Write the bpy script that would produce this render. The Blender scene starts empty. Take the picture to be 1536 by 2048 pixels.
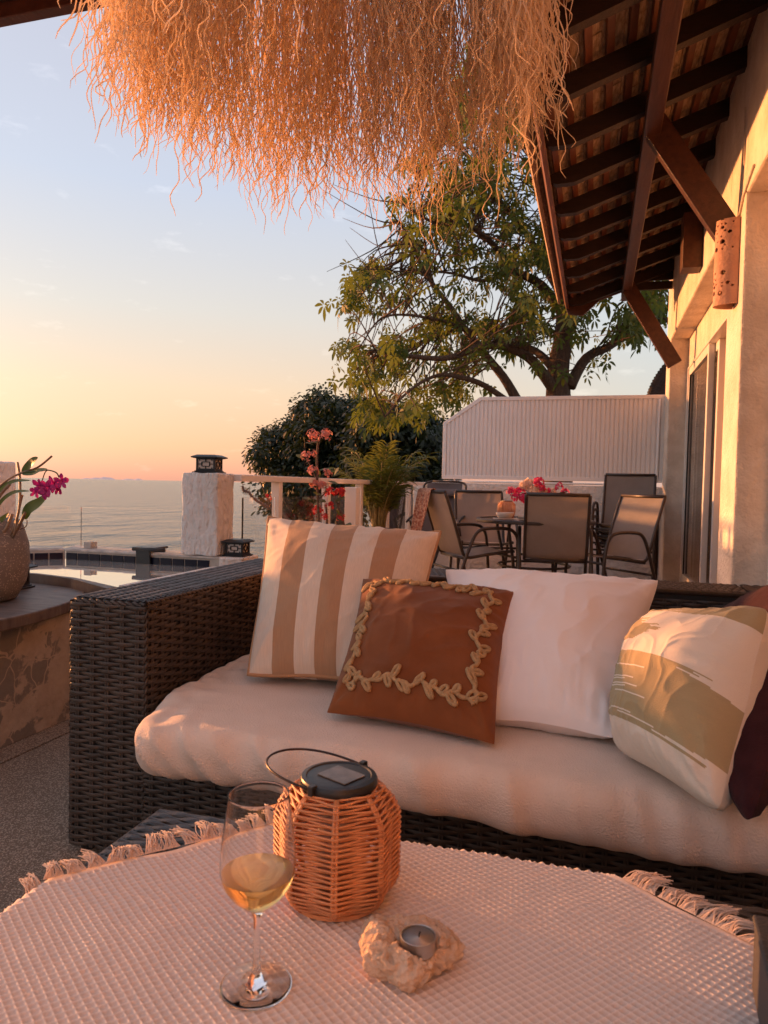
import bpy, bmesh, math, random
from math import sin, cos, pi, radians, sqrt, atan2, floor
from mathutils import Vector, Matrix, noise
random.seed(7)
S = bpy.context.scene
COL = S.collection
V = Vector

# ---------------------------------------------------------------- camera
F_PX, YAW, PIT, ROLL, EYE = 1450., radians(16.2), radians(-2.13), radians(1.25), .95
fw = V((-sin(YAW)*cos(PIT), cos(YAW)*cos(PIT), sin(PIT)))
r0 = V((cos(YAW), sin(YAW), 0)); u0 = r0.cross(fw)
RT = r0*cos(ROLL)+u0*sin(ROLL); UP = u0*cos(ROLL)-r0*sin(ROLL)
EY = V((0, 0, EYE))
cd = bpy.data.cameras.new('camera'); cam = bpy.data.objects.new('camera', cd); COL.objects.link(cam)
M4 = Matrix((RT, UP, -fw)).transposed().to_4x4(); M4.translation = EY
cam.matrix_world = M4
cd.sensor_fit = 'VERTICAL'; cd.sensor_height = 36; cd.lens = F_PX/2048*36
cd.clip_start = .02; cd.clip_end = 60000
cd.dof.use_dof = True; cd.dof.focus_distance = 2.2; cd.dof.aperture_fstop = 11.0
S.camera = cam
def ray(x, y): return RT*((x-768)/F_PX)-UP*((y-1024)/F_PX)+fw
def onz(x, y, z): d = ray(x, y); return EY+d*((z-EYE)/d.z)
def ony(x, y, Y): d = ray(x, y); return EY+d*(Y/d.y)
def onx(x, y, X): d = ray(x, y); return EY+d*(X/d.x)

# ---------------------------------------------------------------- sky, sun, exposure
SUN_AZ = radians(-72)      # measured from +Y, negative towards the sea
SUN_EL = radians(4.2)
W = bpy.data.worlds.new('World'); S.world = W; W.use_nodes = True
nt = W.node_tree; nt.nodes.clear()
def N(t, ty, **k):
    n = t.nodes.new(ty)
    for a, b in k.items(): setattr(n, a, b)
    return n
sky = N(nt, 'ShaderNodeTexSky', sky_type='NISHITA', sun_disc=False, sun_elevation=SUN_EL, sun_rotation=SUN_AZ,
        altitude=0, air_density=1.0, dust_density=1.6, ozone_density=2.0)
bgn = N(nt, 'ShaderNodeBackground'); out = N(nt, 'ShaderNodeOutputWorld')
bgn.inputs['Strength'].default_value = 1.22
# evening sky: the physical sky softened by haze-coloured bands that follow elevation only
hsv = N(nt, 'ShaderNodeHueSaturation'); hsv.inputs['Saturation'].default_value = .7; hsv.inputs['Value'].default_value = .105
nt.links.new(sky.outputs[0], hsv.inputs['Color'])
tcw = N(nt, 'ShaderNodeTexCoord'); sep = N(nt, 'ShaderNodeSeparateXYZ'); nt.links.new(tcw.outputs['Generated'], sep.inputs[0])
rmp = N(nt, 'ShaderNodeValToRGB'); ce = rmp.color_ramp.elements
ce[0].position = 0; ce[0].color = (.40, .17, .12, 1); ce[1].position = 1; ce[1].color = (.285, .265, .30, 1)
for ps, c in ((.045, (.46, .225, .125)), (.12, (.42, .285, .18)), (.22, (.345, .31, .275)), (.36, (.275, .295, .35)), (.55, (.27, .27, .32))):
    e = ce.new(ps); e.color = (*c, 1)
nt.links.new(sep.outputs[2], rmp.inputs[0])
mxw = N(nt, 'ShaderNodeMix', data_type='RGBA'); mxw.inputs[0].default_value = .74
rm2 = N(nt, 'ShaderNodeValToRGB'); c2 = rm2.color_ramp.elements      # the side of the sky away from the sun is cooler
c2[0].position = 0; c2[0].color = (.34, .225, .19, 1); c2[1].position = 1; c2[1].color = (.285, .265, .30, 1)
for ps, c in ((.05, (.345, .285, .245)), (.12, (.32, .32, .30)), (.22, (.30, .325, .34)), (.36, (.265, .295, .355)), (.55, (.27, .27, .32))):
    e = c2.new(ps); e.color = (*c, 1)
nt.links.new(sep.outputs[2], rm2.inputs[0])
dt_ = N(nt, 'ShaderNodeVectorMath', operation='DOT_PRODUCT'); dt_.inputs[1].default_value = (sin(SUN_AZ), cos(SUN_AZ), 0); nt.links.new(tcw.outputs['Generated'], dt_.inputs[0])
mr = N(nt, 'ShaderNodeMapRange', interpolation_type='SMOOTHSTEP'); mr.inputs[1].default_value = .05; mr.inputs[2].default_value = .72; nt.links.new(dt_.outputs['Value'], mr.inputs[0])
mxa = N(nt, 'ShaderNodeMix', data_type='RGBA'); nt.links.new(mr.outputs[0], mxa.inputs[0]); nt.links.new(rm2.outputs[0], mxa.inputs[6]); nt.links.new(rmp.outputs[0], mxa.inputs[7])
nt.links.new(hsv.outputs[0], mxw.inputs[6]); nt.links.new(mxa.outputs[2], mxw.inputs[7])
# a few thin cirrus wisps
mpw = N(nt, 'ShaderNodeMapping'); mpw.inputs['Scale'].default_value = (5, 5, 17); nt.links.new(tcw.outputs['Generated'], mpw.inputs[0])
nzw = N(nt, 'ShaderNodeTexNoise'); nzw.inputs['Scale'].default_value = 2.6; nzw.inputs['Detail'].default_value = 8; nzw.inputs['Roughness'].default_value = .62; nt.links.new(mpw.outputs[0], nzw.inputs['Vector'])
crw = N(nt, 'ShaderNodeValToRGB'); crw.color_ramp.elements[0].position = .60; crw.color_ramp.elements[0].color = (0,0,0,1); crw.color_ramp.elements[1].position = .78; crw.color_ramp.elements[1].color = (.055,.05,.045,1)
nt.links.new(nzw.outputs[0], crw.inputs[0])
adw = N(nt, 'ShaderNodeMix', data_type='RGBA', blend_type='ADD'); adw.inputs[0].default_value = 1
nt.links.new(mxw.outputs[2], adw.inputs[6]); nt.links.new(crw.outputs[0], adw.inputs[7])
nt.links.new(adw.outputs[2], bgn.inputs[0]); nt.links.new(bgn.outputs[0], out.inputs[0])
sl = bpy.data.lights.new('sun', 'SUN'); so = bpy.data.objects.new('sun', sl); COL.objects.link(so)
sl.energy = 4.3; sl.angle = radians(1.6); sl.color = (1, .37, .115)
sd = V((sin(SUN_AZ)*cos(SUN_EL), cos(SUN_AZ)*cos(SUN_EL), sin(SUN_EL)))
so.rotation_euler = sd.to_track_quat('Z', 'Y').to_euler()
so.location = sd*20+V((0, 4, 0))
S.view_settings.view_transform = 'Standard'; S.view_settings.look = 'None'
S.view_settings.exposure = 1.13; S.view_settings.gamma = 1
S.render.engine = 'CYCLES'
S.cycles.max_bounces = 10; S.cycles.transparent_max_bounces = 16; S.cycles.transmission_bounces = 10
S.cycles.sample_clamp_indirect = 6

# ---------------------------------------------------------------- helpers
class MB:
    def __init__(s): s.v = []; s.f = []; s.uv = {}
    def add(s, vs, fs):
        o = len(s.v); s.v += [tuple(p) for p in vs]; s.f += [tuple(i+o for i in q) for q in fs]; return s
    def box(s, a, b, M=None):
        x0, y0, z0 = a; x1, y1, z1 = b
        vs = [V(p) for p in ((x0,y0,z0),(x1,y0,z0),(x1,y1,z0),(x0,y1,z0),(x0,y0,z1),(x1,y0,z1),(x1,y1,z1),(x0,y1,z1))]
        if M: vs = [M@p for p in vs]
        return s.add(vs, [(0,3,2,1),(4,5,6,7),(0,1,5,4),(1,2,6,5),(2,3,7,6),(3,0,4,7)])
    def prism(s, poly, z0, z1):
        n = len(poly)
        return s.add([(x,y,z0) for x,y in poly]+[(x,y,z1) for x,y in poly],
            [tuple(range(n-1,-1,-1)), tuple(range(n,2*n))]+[(i,(i+1)%n,n+(i+1)%n,n+i) for i in range(n)])
    def extr(s, pts, d):
        n = len(pts); d = V(d); pts = [V(p) for p in pts]
        return s.add(pts+[p+d for p in pts], [tuple(range(n-1,-1,-1)), tuple(range(n,2*n))]+[(i,(i+1)%n,n+(i+1)%n,n+i) for i in range(n)])
    def tube(s, pts, r, n=6, cap=True, closed=False, flat=None):
        pts = [V(p) for p in pts]; m = len(pts)
        rs = r if isinstance(r, (list, tuple)) else [r]*m
        vs = []; a = None
        for i, p in enumerate(pts):
            if closed: t = pts[(i+1) % m]-pts[i-1]
            else: t = pts[min(i+1, m-1)]-pts[max(i-1, 0)]
            if t.length < 1e-9: t = V((0,0,1))
            t.normalize()
            if a is None: a = t.orthogonal().normalized()
            a = (a-t*a.dot(t))
            if a.length < 1e-6: a = t.orthogonal()
            a.normalize(); b = t.cross(a)
            for k in range(n):
                an = 2*pi*k/n
                vs.append(p+(a*cos(an)+b*sin(an)*(flat or 1))*rs[i])
        fs = []
        for i in range(m if closed else m-1):
            j = (i+1) % m
            for k in range(n): fs.append((i*n+k, i*n+(k+1)%n, j*n+(k+1)%n, j*n+k))
        if cap and not closed: fs += [tuple(range(n-1,-1,-1)), tuple((m-1)*n+k for k in range(n))]
        return s.add(vs, fs)
    def lathe(s, prof, n=32, c=(0,0,0), cap=True):
        c = V(c); vs = []; m = len(prof)
        for r, z in prof:
            for k in range(n):
                a = 2*pi*k/n; vs.append(c+V((r*cos(a), r*sin(a), z)))
        fs = [(i*n+k, i*n+(k+1)%n, (i+1)*n+(k+1)%n, (i+1)*n+k) for i in range(m-1) for k in range(n)]
        if cap and prof[0][0] > 1e-5: fs.append(tuple(range(n-1,-1,-1)))
        if cap and prof[-1][0] > 1e-5: fs.append(tuple((m-1)*n+k for k in range(n)))
        return s.add(vs, fs)
    def grid(s, fn, nu, nv):
        o = len(s.v)
        for j in range(nv+1):
            for i in range(nu+1):
                s.uv[len(s.v)] = (i/nu, j/nv); s.v.append(tuple(fn(i/nu, j/nv)))
        w = nu+1
        s.f += [(o+j*w+i, o+j*w+i+1, o+(j+1)*w+i+1, o+(j+1)*w+i) for j in range(nv) for i in range(nu)]
        return s
    def mesh(s, name, smooth=True):
        me = bpy.data.meshes.new(name); me.from_pydata(s.v, [], s.f)
        if s.uv:
            l = me.uv_layers.new(name='UVMap')
            for lp in me.loops: l.data[lp.index].uv = s.uv.get(lp.vertex_index, (0, 0))
        if smooth: me.polygons.foreach_set('use_smooth', [True]*len(me.polygons))
        me.update(); return me
    def build(s, name, mat, parent=None, smooth=False, bevel=0, label=None, kind=None, sharp=None):
        me = s.mesh(name, smooth); me.materials.append(mat)
        o = bpy.data.objects.new(name, me); COL.objects.link(o)
        if parent:
            o.parent = parent
            T = Matrix.Identity(4); p = parent
            o.matrix_parent_inverse = worldof(parent).inverted()
        if bevel:
            b = o.modifiers.new('bevel', 'BEVEL'); b.width = bevel; b.segments = 2; b.limit_method = 'ANGLE'
        if smooth and sharp:
            me.set_sharp_from_angle(angle=radians(sharp))
        if label: o['label'] = label
        if kind: o['kind'] = kind
        return o
def worldof(o):
    m = o.matrix_basis.copy()
    if o.parent: m = worldof(o.parent)@o.matrix_parent_inverse@m
    return m
def thing(name, label, cat, loc=(0,0,0), group=None, rz=0):
    o = bpy.data.objects.new(name, None); COL.objects.link(o); o.empty_display_size = .1
    o.location = loc; o.rotation_euler = (0, 0, rz)
    tag(o, label, cat, group); return o
def tag(o, label, cat, group=None, kind=None):
    o['label'] = label; o['category'] = cat
    if group: o['group'] = group
    if kind: o['kind'] = kind
    return o
def struct(o): o['kind'] = 'structure'; return o
def copy_tree(o, parent=None):
    c = o.copy(); COL.objects.link(c)
    if parent: c.parent = parent
    for ch in list(o.children): copy_tree(ch, c)
    return c
def link_child(mesh, name, mat, parent, M):
    o = bpy.data.objects.new(name, mesh); COL.objects.link(o)
    if not mesh.materials: mesh.materials.append(mat)
    o.parent = parent; o.matrix_parent_inverse = worldof(parent).inverted(); o.matrix_basis = M
    return o

# ---------------------------------------------------------------- materials
def mat(name, c1, c2=None, sc=8, rough=.7, bump=0, bsc=60, bdet=4, coord='Object', stretch=None, metal=0, sheen=0, spec=.5, trans=None,
        speck=None, bdist=.01, fac=(.35, .65)):
    m = bpy.data.materials.new(name); m.use_nodes = True; t = m.node_tree; L = t.links.new
    b = t.nodes['Principled BSDF']; b.inputs['Roughness'].default_value = rough; b.inputs['Metallic'].default_value = metal
    b.inputs['Specular IOR Level'].default_value = spec
    if sheen:
        b.inputs['Sheen Weight'].default_value = sheen; b.inputs['Sheen Roughness'].default_value = .5
    tc = N(t, 'ShaderNodeTexCoord'); co = tc.outputs[coord]
    if stretch:
        mp = N(t, 'ShaderNodeMapping'); mp.inputs['Scale'].default_value = stretch; L(co, mp.inputs[0]); co = mp.outputs[0]
    col = None
    if c2 is not None:
        n = N(t, 'ShaderNodeTexNoise'); n.inputs['Scale'].default_value = sc; n.inputs['Detail'].default_value = 6; n.inputs['Roughness'].default_value = .6
        L(co, n.inputs['Vector'])
        r = N(t, 'ShaderNodeValToRGB'); r.color_ramp.elements[0].position = fac[0]; r.color_ramp.elements[1].position = fac[1]
        r.color_ramp.elements[0].color = (*c1, 1); r.color_ramp.elements[1].color = (*c2, 1)
        L(n.outputs[0], r.inputs[0]); col = r.outputs[0]; L(col, b.inputs['Base Color'])
    else: b.inputs['Base Color'].default_value = (*c1, 1)
    if speck:      # (scale, colour, threshold)
        vn = N(t, 'ShaderNodeTexVoronoi'); vn.inputs['Scale'].default_value = speck[0]; L(tc.outputs[coord], vn.inputs['Vector'])
        w = N(t, 'ShaderNodeTexWhiteNoise'); L(vn.outputs['Color'], w.inputs['Vector'])
        g = N(t, 'ShaderNodeMath', operation='GREATER_THAN'); g.inputs[1].default_value = speck[2]; L(w.outputs[0], g.inputs[0])
        mx = N(t, 'ShaderNodeMix', data_type='RGBA'); L(g.outputs[0], mx.inputs[0])
        if col: L(col, mx.inputs[6])
        else: mx.inputs[6].default_value = (*c1, 1)
        mx.inputs[7].default_value = (*speck[1], 1); L(mx.outputs[2], b.inputs['Base Color'])
    if bump:
        n2 = N(t, 'ShaderNodeTexNoise'); n2.inputs['Scale'].default_value = bsc; n2.inputs['Detail'].default_value = bdet
        L(co, n2.inputs['Vector'])
        bp = N(t, 'ShaderNodeBump'); bp.inputs['Strength'].default_value = bump; bp.inputs['Distance'].default_value = bdist
        L(n2.outputs[0], bp.inputs['Height']); L(bp.outputs[0], b.inputs['Normal'])
    if trans:
        tr = N(t, 'ShaderNodeBsdfTranslucent'); tr.inputs[0].default_value = (*trans[0], 1)
        ms = N(t, 'ShaderNodeMixShader'); ms.inputs[0].default_value = trans[1]
        L(b.outputs[0], ms.inputs[1]); L(tr.outputs[0], ms.inputs[2]); L(ms.outputs[0], t.nodes['Material Output'].inputs[0])
    return m
def glassmat(name, col=(1,1,1), rough=0, ior=1.45):
    m = bpy.data.materials.new(name); m.use_nodes = True; b = m.node_tree.nodes['Principled BSDF']
    b.inputs['Base Color'].default_value = (*col, 1); b.inputs['Roughness'].default_value = rough
    b.inputs['Transmission Weight'].default_value = 1; b.inputs['IOR'].default_value = ior
    return m
m_stucco = mat('white_stucco', (.70,.63,.58), (.80,.74,.69), 3, .9, 1, 30, 4, bdist=.03)
m_stuccow = mat('house_stucco', (.60,.50,.41), (.76,.67,.58), 5, .9, .9, 48, 4, bdist=.010)
m_pillar = mat('rough_white_render', (.72,.67,.63), (.82,.78,.75), 6, .9, 1, 42, 5, stretch=(1,1,.45), bdist=.04)
m_white = mat('white_paint', (.78,.73,.69), (.82,.77,.73), 4, .45, .05, 30)
m_screen = mat('white_screen_metal', (.80,.76,.74), (.85,.81,.79), 2.5, .5, .04, 20)
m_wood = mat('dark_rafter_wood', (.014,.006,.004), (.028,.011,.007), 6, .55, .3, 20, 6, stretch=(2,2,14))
m_woodred = mat('red_brown_wood', (.10,.030,.014), (.16,.050,.022), 5, .45, .25, 16, 6, stretch=(3,.6,3))
m_beam = mat('purlin_wood', (.050,.016,.008), (.085,.028,.013), 5, .42, .2, 16, 6, stretch=(6,.6,6))
m_tileu = mat('roof_tile_underside', (.30,.20,.13), (.52,.38,.26), 26, .9, .6, 60, 6, stretch=(3,.7,3))
m_floor = mat('pebble_wash_floor', (.12,.085,.060), (.27,.195,.14), 240, .85, 1, 260, 3, speck=(300, (.42,.33,.25), .72), bdist=.005)
m_groove = mat('floor_joint', (.05,.035,.03), None, rough=.9)
m_wicker = mat('black_brown_wicker', (.032,.022,.017), (.070,.049,.037), 12, .5, .2, 200, 3, spec=.55)
m_wickerd = mat('wicker_backing', (.012,.009,.008), None, rough=.8)
m_ttop = mat('charcoal_wicker', (.030,.028,.028), (.050,.046,.045), 30, .36, .15, 200)
m_seat = mat('beige_terry', (.68,.53,.43), (.76,.61,.51), 5, .95, .9, 300, 2, sheen=.2, bdist=.0035, spec=.15)
m_cloth = mat('waffle_cotton', (.80,.67,.60), (.87,.75,.68), 4, .95, .35, 700, 3, sheen=.15, spec=.15, bdist=.002)
m_tassel = mat('cotton_fringe', (.76,.60,.50), (.82,.68,.58), 60, .95, sheen=.2, spec=.15, trans=((.8,.6,.48), .25))
m_wpil = mat('white_cotton', (.86,.77,.74), (.89,.81,.78), 4, .9, .1, 300, sheen=.15, spec=.2)
m_velvet = mat('rust_velvet', (.17,.050,.014), (.23,.072,.021), 7, .8, .1, 300, sheen=.12, spec=.2)
m_cord = mat('tan_boucle_cord', (.50,.30,.15), (.62,.40,.21), 90, .95, 1, 420, 2, spec=.1, bdist=.006)
m_maroon = mat('maroon_linen', (.034,.007,.009), (.050,.011,.013), 30, .9, .5, 500, sheen=.05, spec=.2, bdist=.004)
m_rattan = mat('orange_rattan', (.50,.19,.075), (.66,.28,.12), 30, .42, .1, 120, spec=.5)
m_black = mat('black_plastic', (.014,.012,.012), (.022,.02,.02), 30, .4, .05, 90)
m_solar = mat('solar_panel', (.07,.06,.055), (.17,.15,.135), 45, .35, spec=.7)
m_wire = mat('dark_wire', (.035,.02,.016), None, rough=.35, metal=.6)
m_rock = mat('coral_rock', (.56,.37,.25), (.74,.54,.40), 28, .95, 1, 150, 8, bdist=.008, spec=.15)
m_wax = mat('candle_wax', (.50,.45,.44), (.55,.5,.49), 20, .5)
m_alu = mat('aluminium_cup', (.55,.52,.5), None, rough=.35, metal=.9)
m_slate = mat('slate_slab', (.075,.055,.050), (.15,.115,.10), 9, .55, .5, 12, 8, stretch=(1,3,1), bdist=.01)
m_pot = mat('terrazzo_pot', (.165,.142,.130), (.20,.175,.16), 20, .85, .3, 180, speck=(280, (.42,.36,.31), .90))
m_soil = mat('potting_bark', (.02,.012,.008), (.05,.03,.02), 60, .95, 1, 80)
m_orleaf = mat('orchid_leaf', (.035,.07,.012), (.085,.12,.02), 9, .4, .1, 40, trans=((.15,.2,.03), .25))
m_cane = mat('orchid_cane', (.16,.09,.05), (.32,.21,.13), 40, .6, .3, 90)
m_orch = mat('magenta_petal', (.32,.008,.12), (.50,.02,.20), 30, .55, trans=((.55,.02,.22), .3))
m_tileblue = mat('navy_pool_tile', (.005,.005,.016), (.010,.010,.026), 12, .3, spec=.25)
m_grout = mat('pale_grout', (.42,.37,.32), (.52,.46,.40), 30, .9)
m_coping = mat('pool_coping', (.38,.34,.31), (.60,.55,.50), 14, .7, .4, 60)
m_frost = mat('frosted_lamp_glass', (.62,.55,.5), None, rough=.35)
m_metalbl = mat('black_lamp_metal', (.012,.011,.012), None, rough=.45)
m_frame = mat('brown_metal_frame', (.030,.020,.016), (.045,.030,.024), 20, .4, spec=.5)
m_sling = mat('taupe_sling_mesh', (.26,.235,.22), (.31,.28,.26), 6, .75, .4, 600, trans=((.34,.25,.18), .28), bdist=.002)
m_sling2 = mat('grey_sling_mesh', (.10,.08,.08), (.13,.105,.10), 6, .8, .4, 600, bdist=.002)
m_terra = mat('bisque_terracotta', (.48,.25,.16), (.58,.33,.22), 12, .8, .4, 60)
m_dark = mat('dark_room', (.05,.04,.035), None, rough=.9)
m_curtain = mat('beige_curtain', (.60,.47,.36), (.66,.53,.42), 5, .9, trans=((.6,.45,.33), .25))
m_pvc = mat('white_door_frame', (.74,.70,.66), None, rough=.35)
m_bark = mat('tree_bark', (.085,.048,.030), (.16,.095,.062), 12, .9, .9, 30, 6, stretch=(3,3,.8), bdist=.05)
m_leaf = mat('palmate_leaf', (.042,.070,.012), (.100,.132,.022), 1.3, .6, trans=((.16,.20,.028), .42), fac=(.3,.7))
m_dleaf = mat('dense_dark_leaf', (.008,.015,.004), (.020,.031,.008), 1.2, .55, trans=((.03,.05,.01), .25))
m_palm = mat('palm_leaflet', (.05,.075,.010), (.11,.125,.018), 6, .45, trans=((.16,.18,.03), .35))
m_stalk = mat('palm_stalk', (.16,.12,.03), (.26,.19,.06), 30, .5)
m_thorn = mat('thorny_stem', (.09,.055,.040), (.17,.11,.085), 50, .9, .5, 90)
m_tleaf = mat('thorn_leaf', (.045,.065,.014), (.09,.10,.025), 15, .5, trans=((.16,.17,.03), .3))
m_fl_pink = mat('salmon_bract', (.55,.16,.12), (.72,.32,.25), 40, .6, trans=((.7,.25,.2), .3))
m_fl_red = mat('red_bract', (.42,.012,.018), (.60,.03,.03), 40, .6, trans=((.6,.03,.03), .3))
m_fl_mag = mat('bougainvillea_petal', (.55,.01,.08), (.72,.03,.16), 40, .55, trans=((.7,.03,.14), .35))
m_fl_cream = mat('cream_petal', (.72,.50,.36), (.8,.62,.48), 40, .6, trans=((.8,.55,.4), .3))
m_fringe = mat('raffia_fringe', (.86,.72,.55), (.95,.85,.70), 14, .85, spec=.2, trans=((.96,.80,.60), .55))
m_hoop = mat('raffia_hoop', (.45,.24,.12), None, rough=.8)
m_shawl = mat('terracotta_shawl', (.36,.10,.055), (.62,.36,.24), 60, .95, .4, 90, fac=(.42,.58), sheen=.2)
m_glass = glassmat('clear_glass')
m_wine = glassmat('white_wine', (.99,.86,.42), 0, 1.34)
_t = m_wine.node_tree; _tr = N(_t, 'ShaderNodeBsdfTranslucent'); _tr.inputs[0].default_value = (.95,.66,.20,1); _ms = N(_t, 'ShaderNodeMixShader'); _ms.inputs[0].default_value = .25
_t.links.new(_t.nodes['Principled BSDF'].outputs[0], _ms.inputs[1]); _t.links.new(_tr.outputs[0], _ms.inputs[2]); _t.links.new(_ms.outputs[0], _t.nodes['Material Output'].inputs[0])
m_tglass = mat('smoked_table_glass', (.035,.028,.025), None, rough=.06, spec=.8)
m_china = mat('cream_stoneware', (.66,.54,.45), None, rough=.3)
m_stone = mat('pale_pebble', (.55,.46,.38), (.68,.6,.52), 30, .8)
m_plank = mat('canopy_plank', (.055,.022,.012), (.10,.042,.022), 8, .6, .3, 20, 6, stretch=(.7,6,6))
m_island = mat('far_island', (.85,.62,.57), None, rough=1, spec=0)  # pale sky-like pink, distance haze painted into the colour
m_clay = mat('dark_clay_pot', (.06,.04,.032), (.09,.06,.05), 12, .7)
m_gbox = mat('grey_ribbed_plastic', (.040,.037,.037), None, rough=.55, bump=.6, bsc=300, bdist=.002)
# ================================================================ setting: sea, islands, ground
def sea_mat():
    m = bpy.data.materials.new('sea_water'); m.use_nodes = True; t = m.node_tree; L = t.links.new
    b = t.nodes['Principled BSDF']; b.inputs['Base Color'].default_value = (.055, .075, .068, 1)
    b.inputs['Roughness'].default_value = .18; b.inputs['IOR'].default_value = 1.33
    tc = N(t, 'ShaderNodeTexCoord')
    hs = []
    for sc, st in ((.055, (1, .42, 1)), (.16, (1, .5, 1)), (.6, (1, .6, 1))):
        mp = N(t, 'ShaderNodeMapping'); mp.inputs['Scale'].default_value = st; mp.inputs['Rotation'].default_value = (0, 0, .9)
        L(tc.outputs['Object'], mp.inputs[0])
        n = N(t, 'ShaderNodeTexNoise'); n.inputs['Scale'].default_value = sc; n.inputs['Detail'].default_value = 5; L(mp.outputs[0], n.inputs['Vector']); hs.append(n)
    a = N(t, 'ShaderNodeMath', operation='MULTIPLY_ADD'); L(hs[1].outputs[0], a.inputs[0]); a.inputs[1].default_value = .45; L(hs[0].outputs[0], a.inputs[2])
    a2 = N(t, 'ShaderNodeMath', operation='MULTIPLY_ADD'); L(hs[2].outputs[0], a2.inputs[0]); a2.inputs[1].default_value = .15; L(a.outputs[0], a2.inputs[2])
    bp = N(t, 'ShaderNodeBump'); bp.inputs['Strength'].default_value = 1; bp.inputs['Distance'].default_value = 5.5
    L(a2.outputs[0], bp.inputs['Height']); L(bp.outputs[0], b.inputs['Normal'])
    return m
mb = MB(); n = 96; rad = 45000
mb.add([(rad*cos(2*pi*k/n), rad*sin(2*pi*k/n), -16) for k in range(n)], [tuple(range(n))])
sea = struct(mb.build('sea', sea_mat()))
# low islands on the horizon
def island(x0, x1, peaks, dist, name, label):
    mb = MB(); pts = []
    for i in range(25):
        f = i/24; x = x0+(x1-x0)*f
        h = sum(a*math.exp(-((f-c)/w)**2) for c, a, w in peaks)*(1-abs(2*f-1)**6)
        d = ray(x, 950); d.z = 0; d.normalize(); pts.append((d*dist, max(h, .5)))
    rows = []
    for dd, hh in ((0, 0), (500, 1), (1500, .8), (2600, 0)):
        rows.append([p+p.normalized()*dd+V((0, 0, -16+h*hh)) for p, h in pts])
    vs = [q for r in rows for q in r]; w = 25
    fs = [(j*w+i, j*w+i+1, (j+1)*w+i+1, (j+1)*w+i) for j in range(3) for i in range(24)]
    mb.add(vs, fs); o = mb.build(name, m_island, smooth=True); return struct(o)
island(158, 236, [(.15, 36, .1), (.4, 55, .14), (.62, 72, .1), (.8, 66, .12)], 24000, 'island', '')
island(238, 292, [(.3, 42, .2), (.7, 55, .16)], 26000, 'island', '')

# terrace floor in two pours with a recessed joint
mb = MB(); mb.box((-1.857, -3, -.25), (1.5, 8.0, 0)); floor = struct(mb.build('terrace_floor', m_floor))
mb = MB(); mb.box((-1.87, -3, -.25), (-1.857, 8.0, -.006)); floor_j = struct(mb.build('floor_joint', m_groove))
mb = MB(); mb.box((-3.9, -3, -.25), (-1.87, 3.45, -.0015)); struct(mb.build('floor_border', m_floor))
# hillside below the terrace
mb = MB()
def hill(u, v):
    x = -8+u*34; y = 8.3+v*40
    z = -1.2-.14*max(0, -x)-.12*(y-8)+.8*noise.noise(V((x*.2, y*.2, 1)))-1.5*max(0, (-x-1)/4)**1.5
    return (x, y, z)
mb.grid(hill, 30, 30); struct(mb.build('hillside', mat('hillside_soil', (.04,.035,.015), (.06,.055,.02), 1, .95), smooth=True))

# ================================================================ raised pool
pool = thing('plunge_pool', 'raised plunge pool with navy tiles and still water beside the terrace', 'pool', (-2.7, 2.6, 0))
WZ = .508
inner = [(-1.87, 2.54), (-1.87, 3.315), (-2.775, 3.315), (-3.33, 2.76), (-2.45, 2.745), (-2.2, 2.69)]
mb = MB(); mb.box((-3.95, 2.74, -.1), (-1.872, 3.47, .10)); mb.build('basin_floor', m_tileblue, pool)
mb = MB(); mb.box((-2.775-.001, 3.322, .1), (-1.83, 3.47, .552)); mb.build('far_wall', m_grout, pool)
d45 = V((-1, -1, 0)).normalized(); n45 = V((-1, 1, 0)).normalized()
c0 = V((-2.775, 3.315, 0))
mb = MB(); a = c0+n45*.006; mb.extr([a+V((0,0,.1)), a+d45*1.35+V((0,0,.1)), a+d45*1.35+n45*.14+V((0,0,.1)), a+n45*.14+V((.0,0,.1))], (0, 0, .452)); mb.build('side_wall', m_grout, pool)
mb = MB(); mb.box((-1.87, 2.55, -.1), (-1.83, 3.322, .514)); mb.build('near_wall', m_stucco, pool)
mb = MB(); mb.prism([(-1.871, 2.48), (-1.871, 2.535), (-2.2, 2.695), (-2.45, 2.75), (-3.35, 2.765), (-3.35, 2.735), (-2.42, 2.722), (-2.2, 2.664)][::-1], .1, .5095); mb.build('spill_edge', m_slate, pool)
tw, th = .0735, .088
tm = MB().box((-tw/2+.004, -.006, -th/2), (tw/2-.004, .001, th/2-.004)).mesh('tile', False); tm.materials.append(m_tileblue)
for k in range(12):
    link_child(tm, 'tile', m_tileblue, pool, Matrix.Translation((-2.735+k*tw, 3.3205, .502)))
for k in range(9):
    p = c0+d45*(.045+k*tw)+n45*.004
    link_child(tm, 'tile', m_tileblue, pool, Matrix.Translation((p.x, p.y, .502))@Matrix.Rotation(radians(45), 4, 'Z'))
mb = MB(); mb.extr([(-1.83, 3.312, .552), (-1.83, 3.50, .552), (-2.86, 3.50, .552), (-2.785, 3.312, .552)][::-1], (0, 0, .013)); mb.build('coping', m_coping, pool, bevel=.004)
mb = MB(); a = c0+n45*.003; mb.extr([a+V((-.004,0,.552)), a+n45*.17+V((.0,0,.552)), a+n45*.17+d45*1.35+V((0,0,.552)), a+d45*1.35+V((0,0,.552))][::-1], (0, 0, .012)); mb.build('coping', m_coping, pool, bevel=.004)
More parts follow.
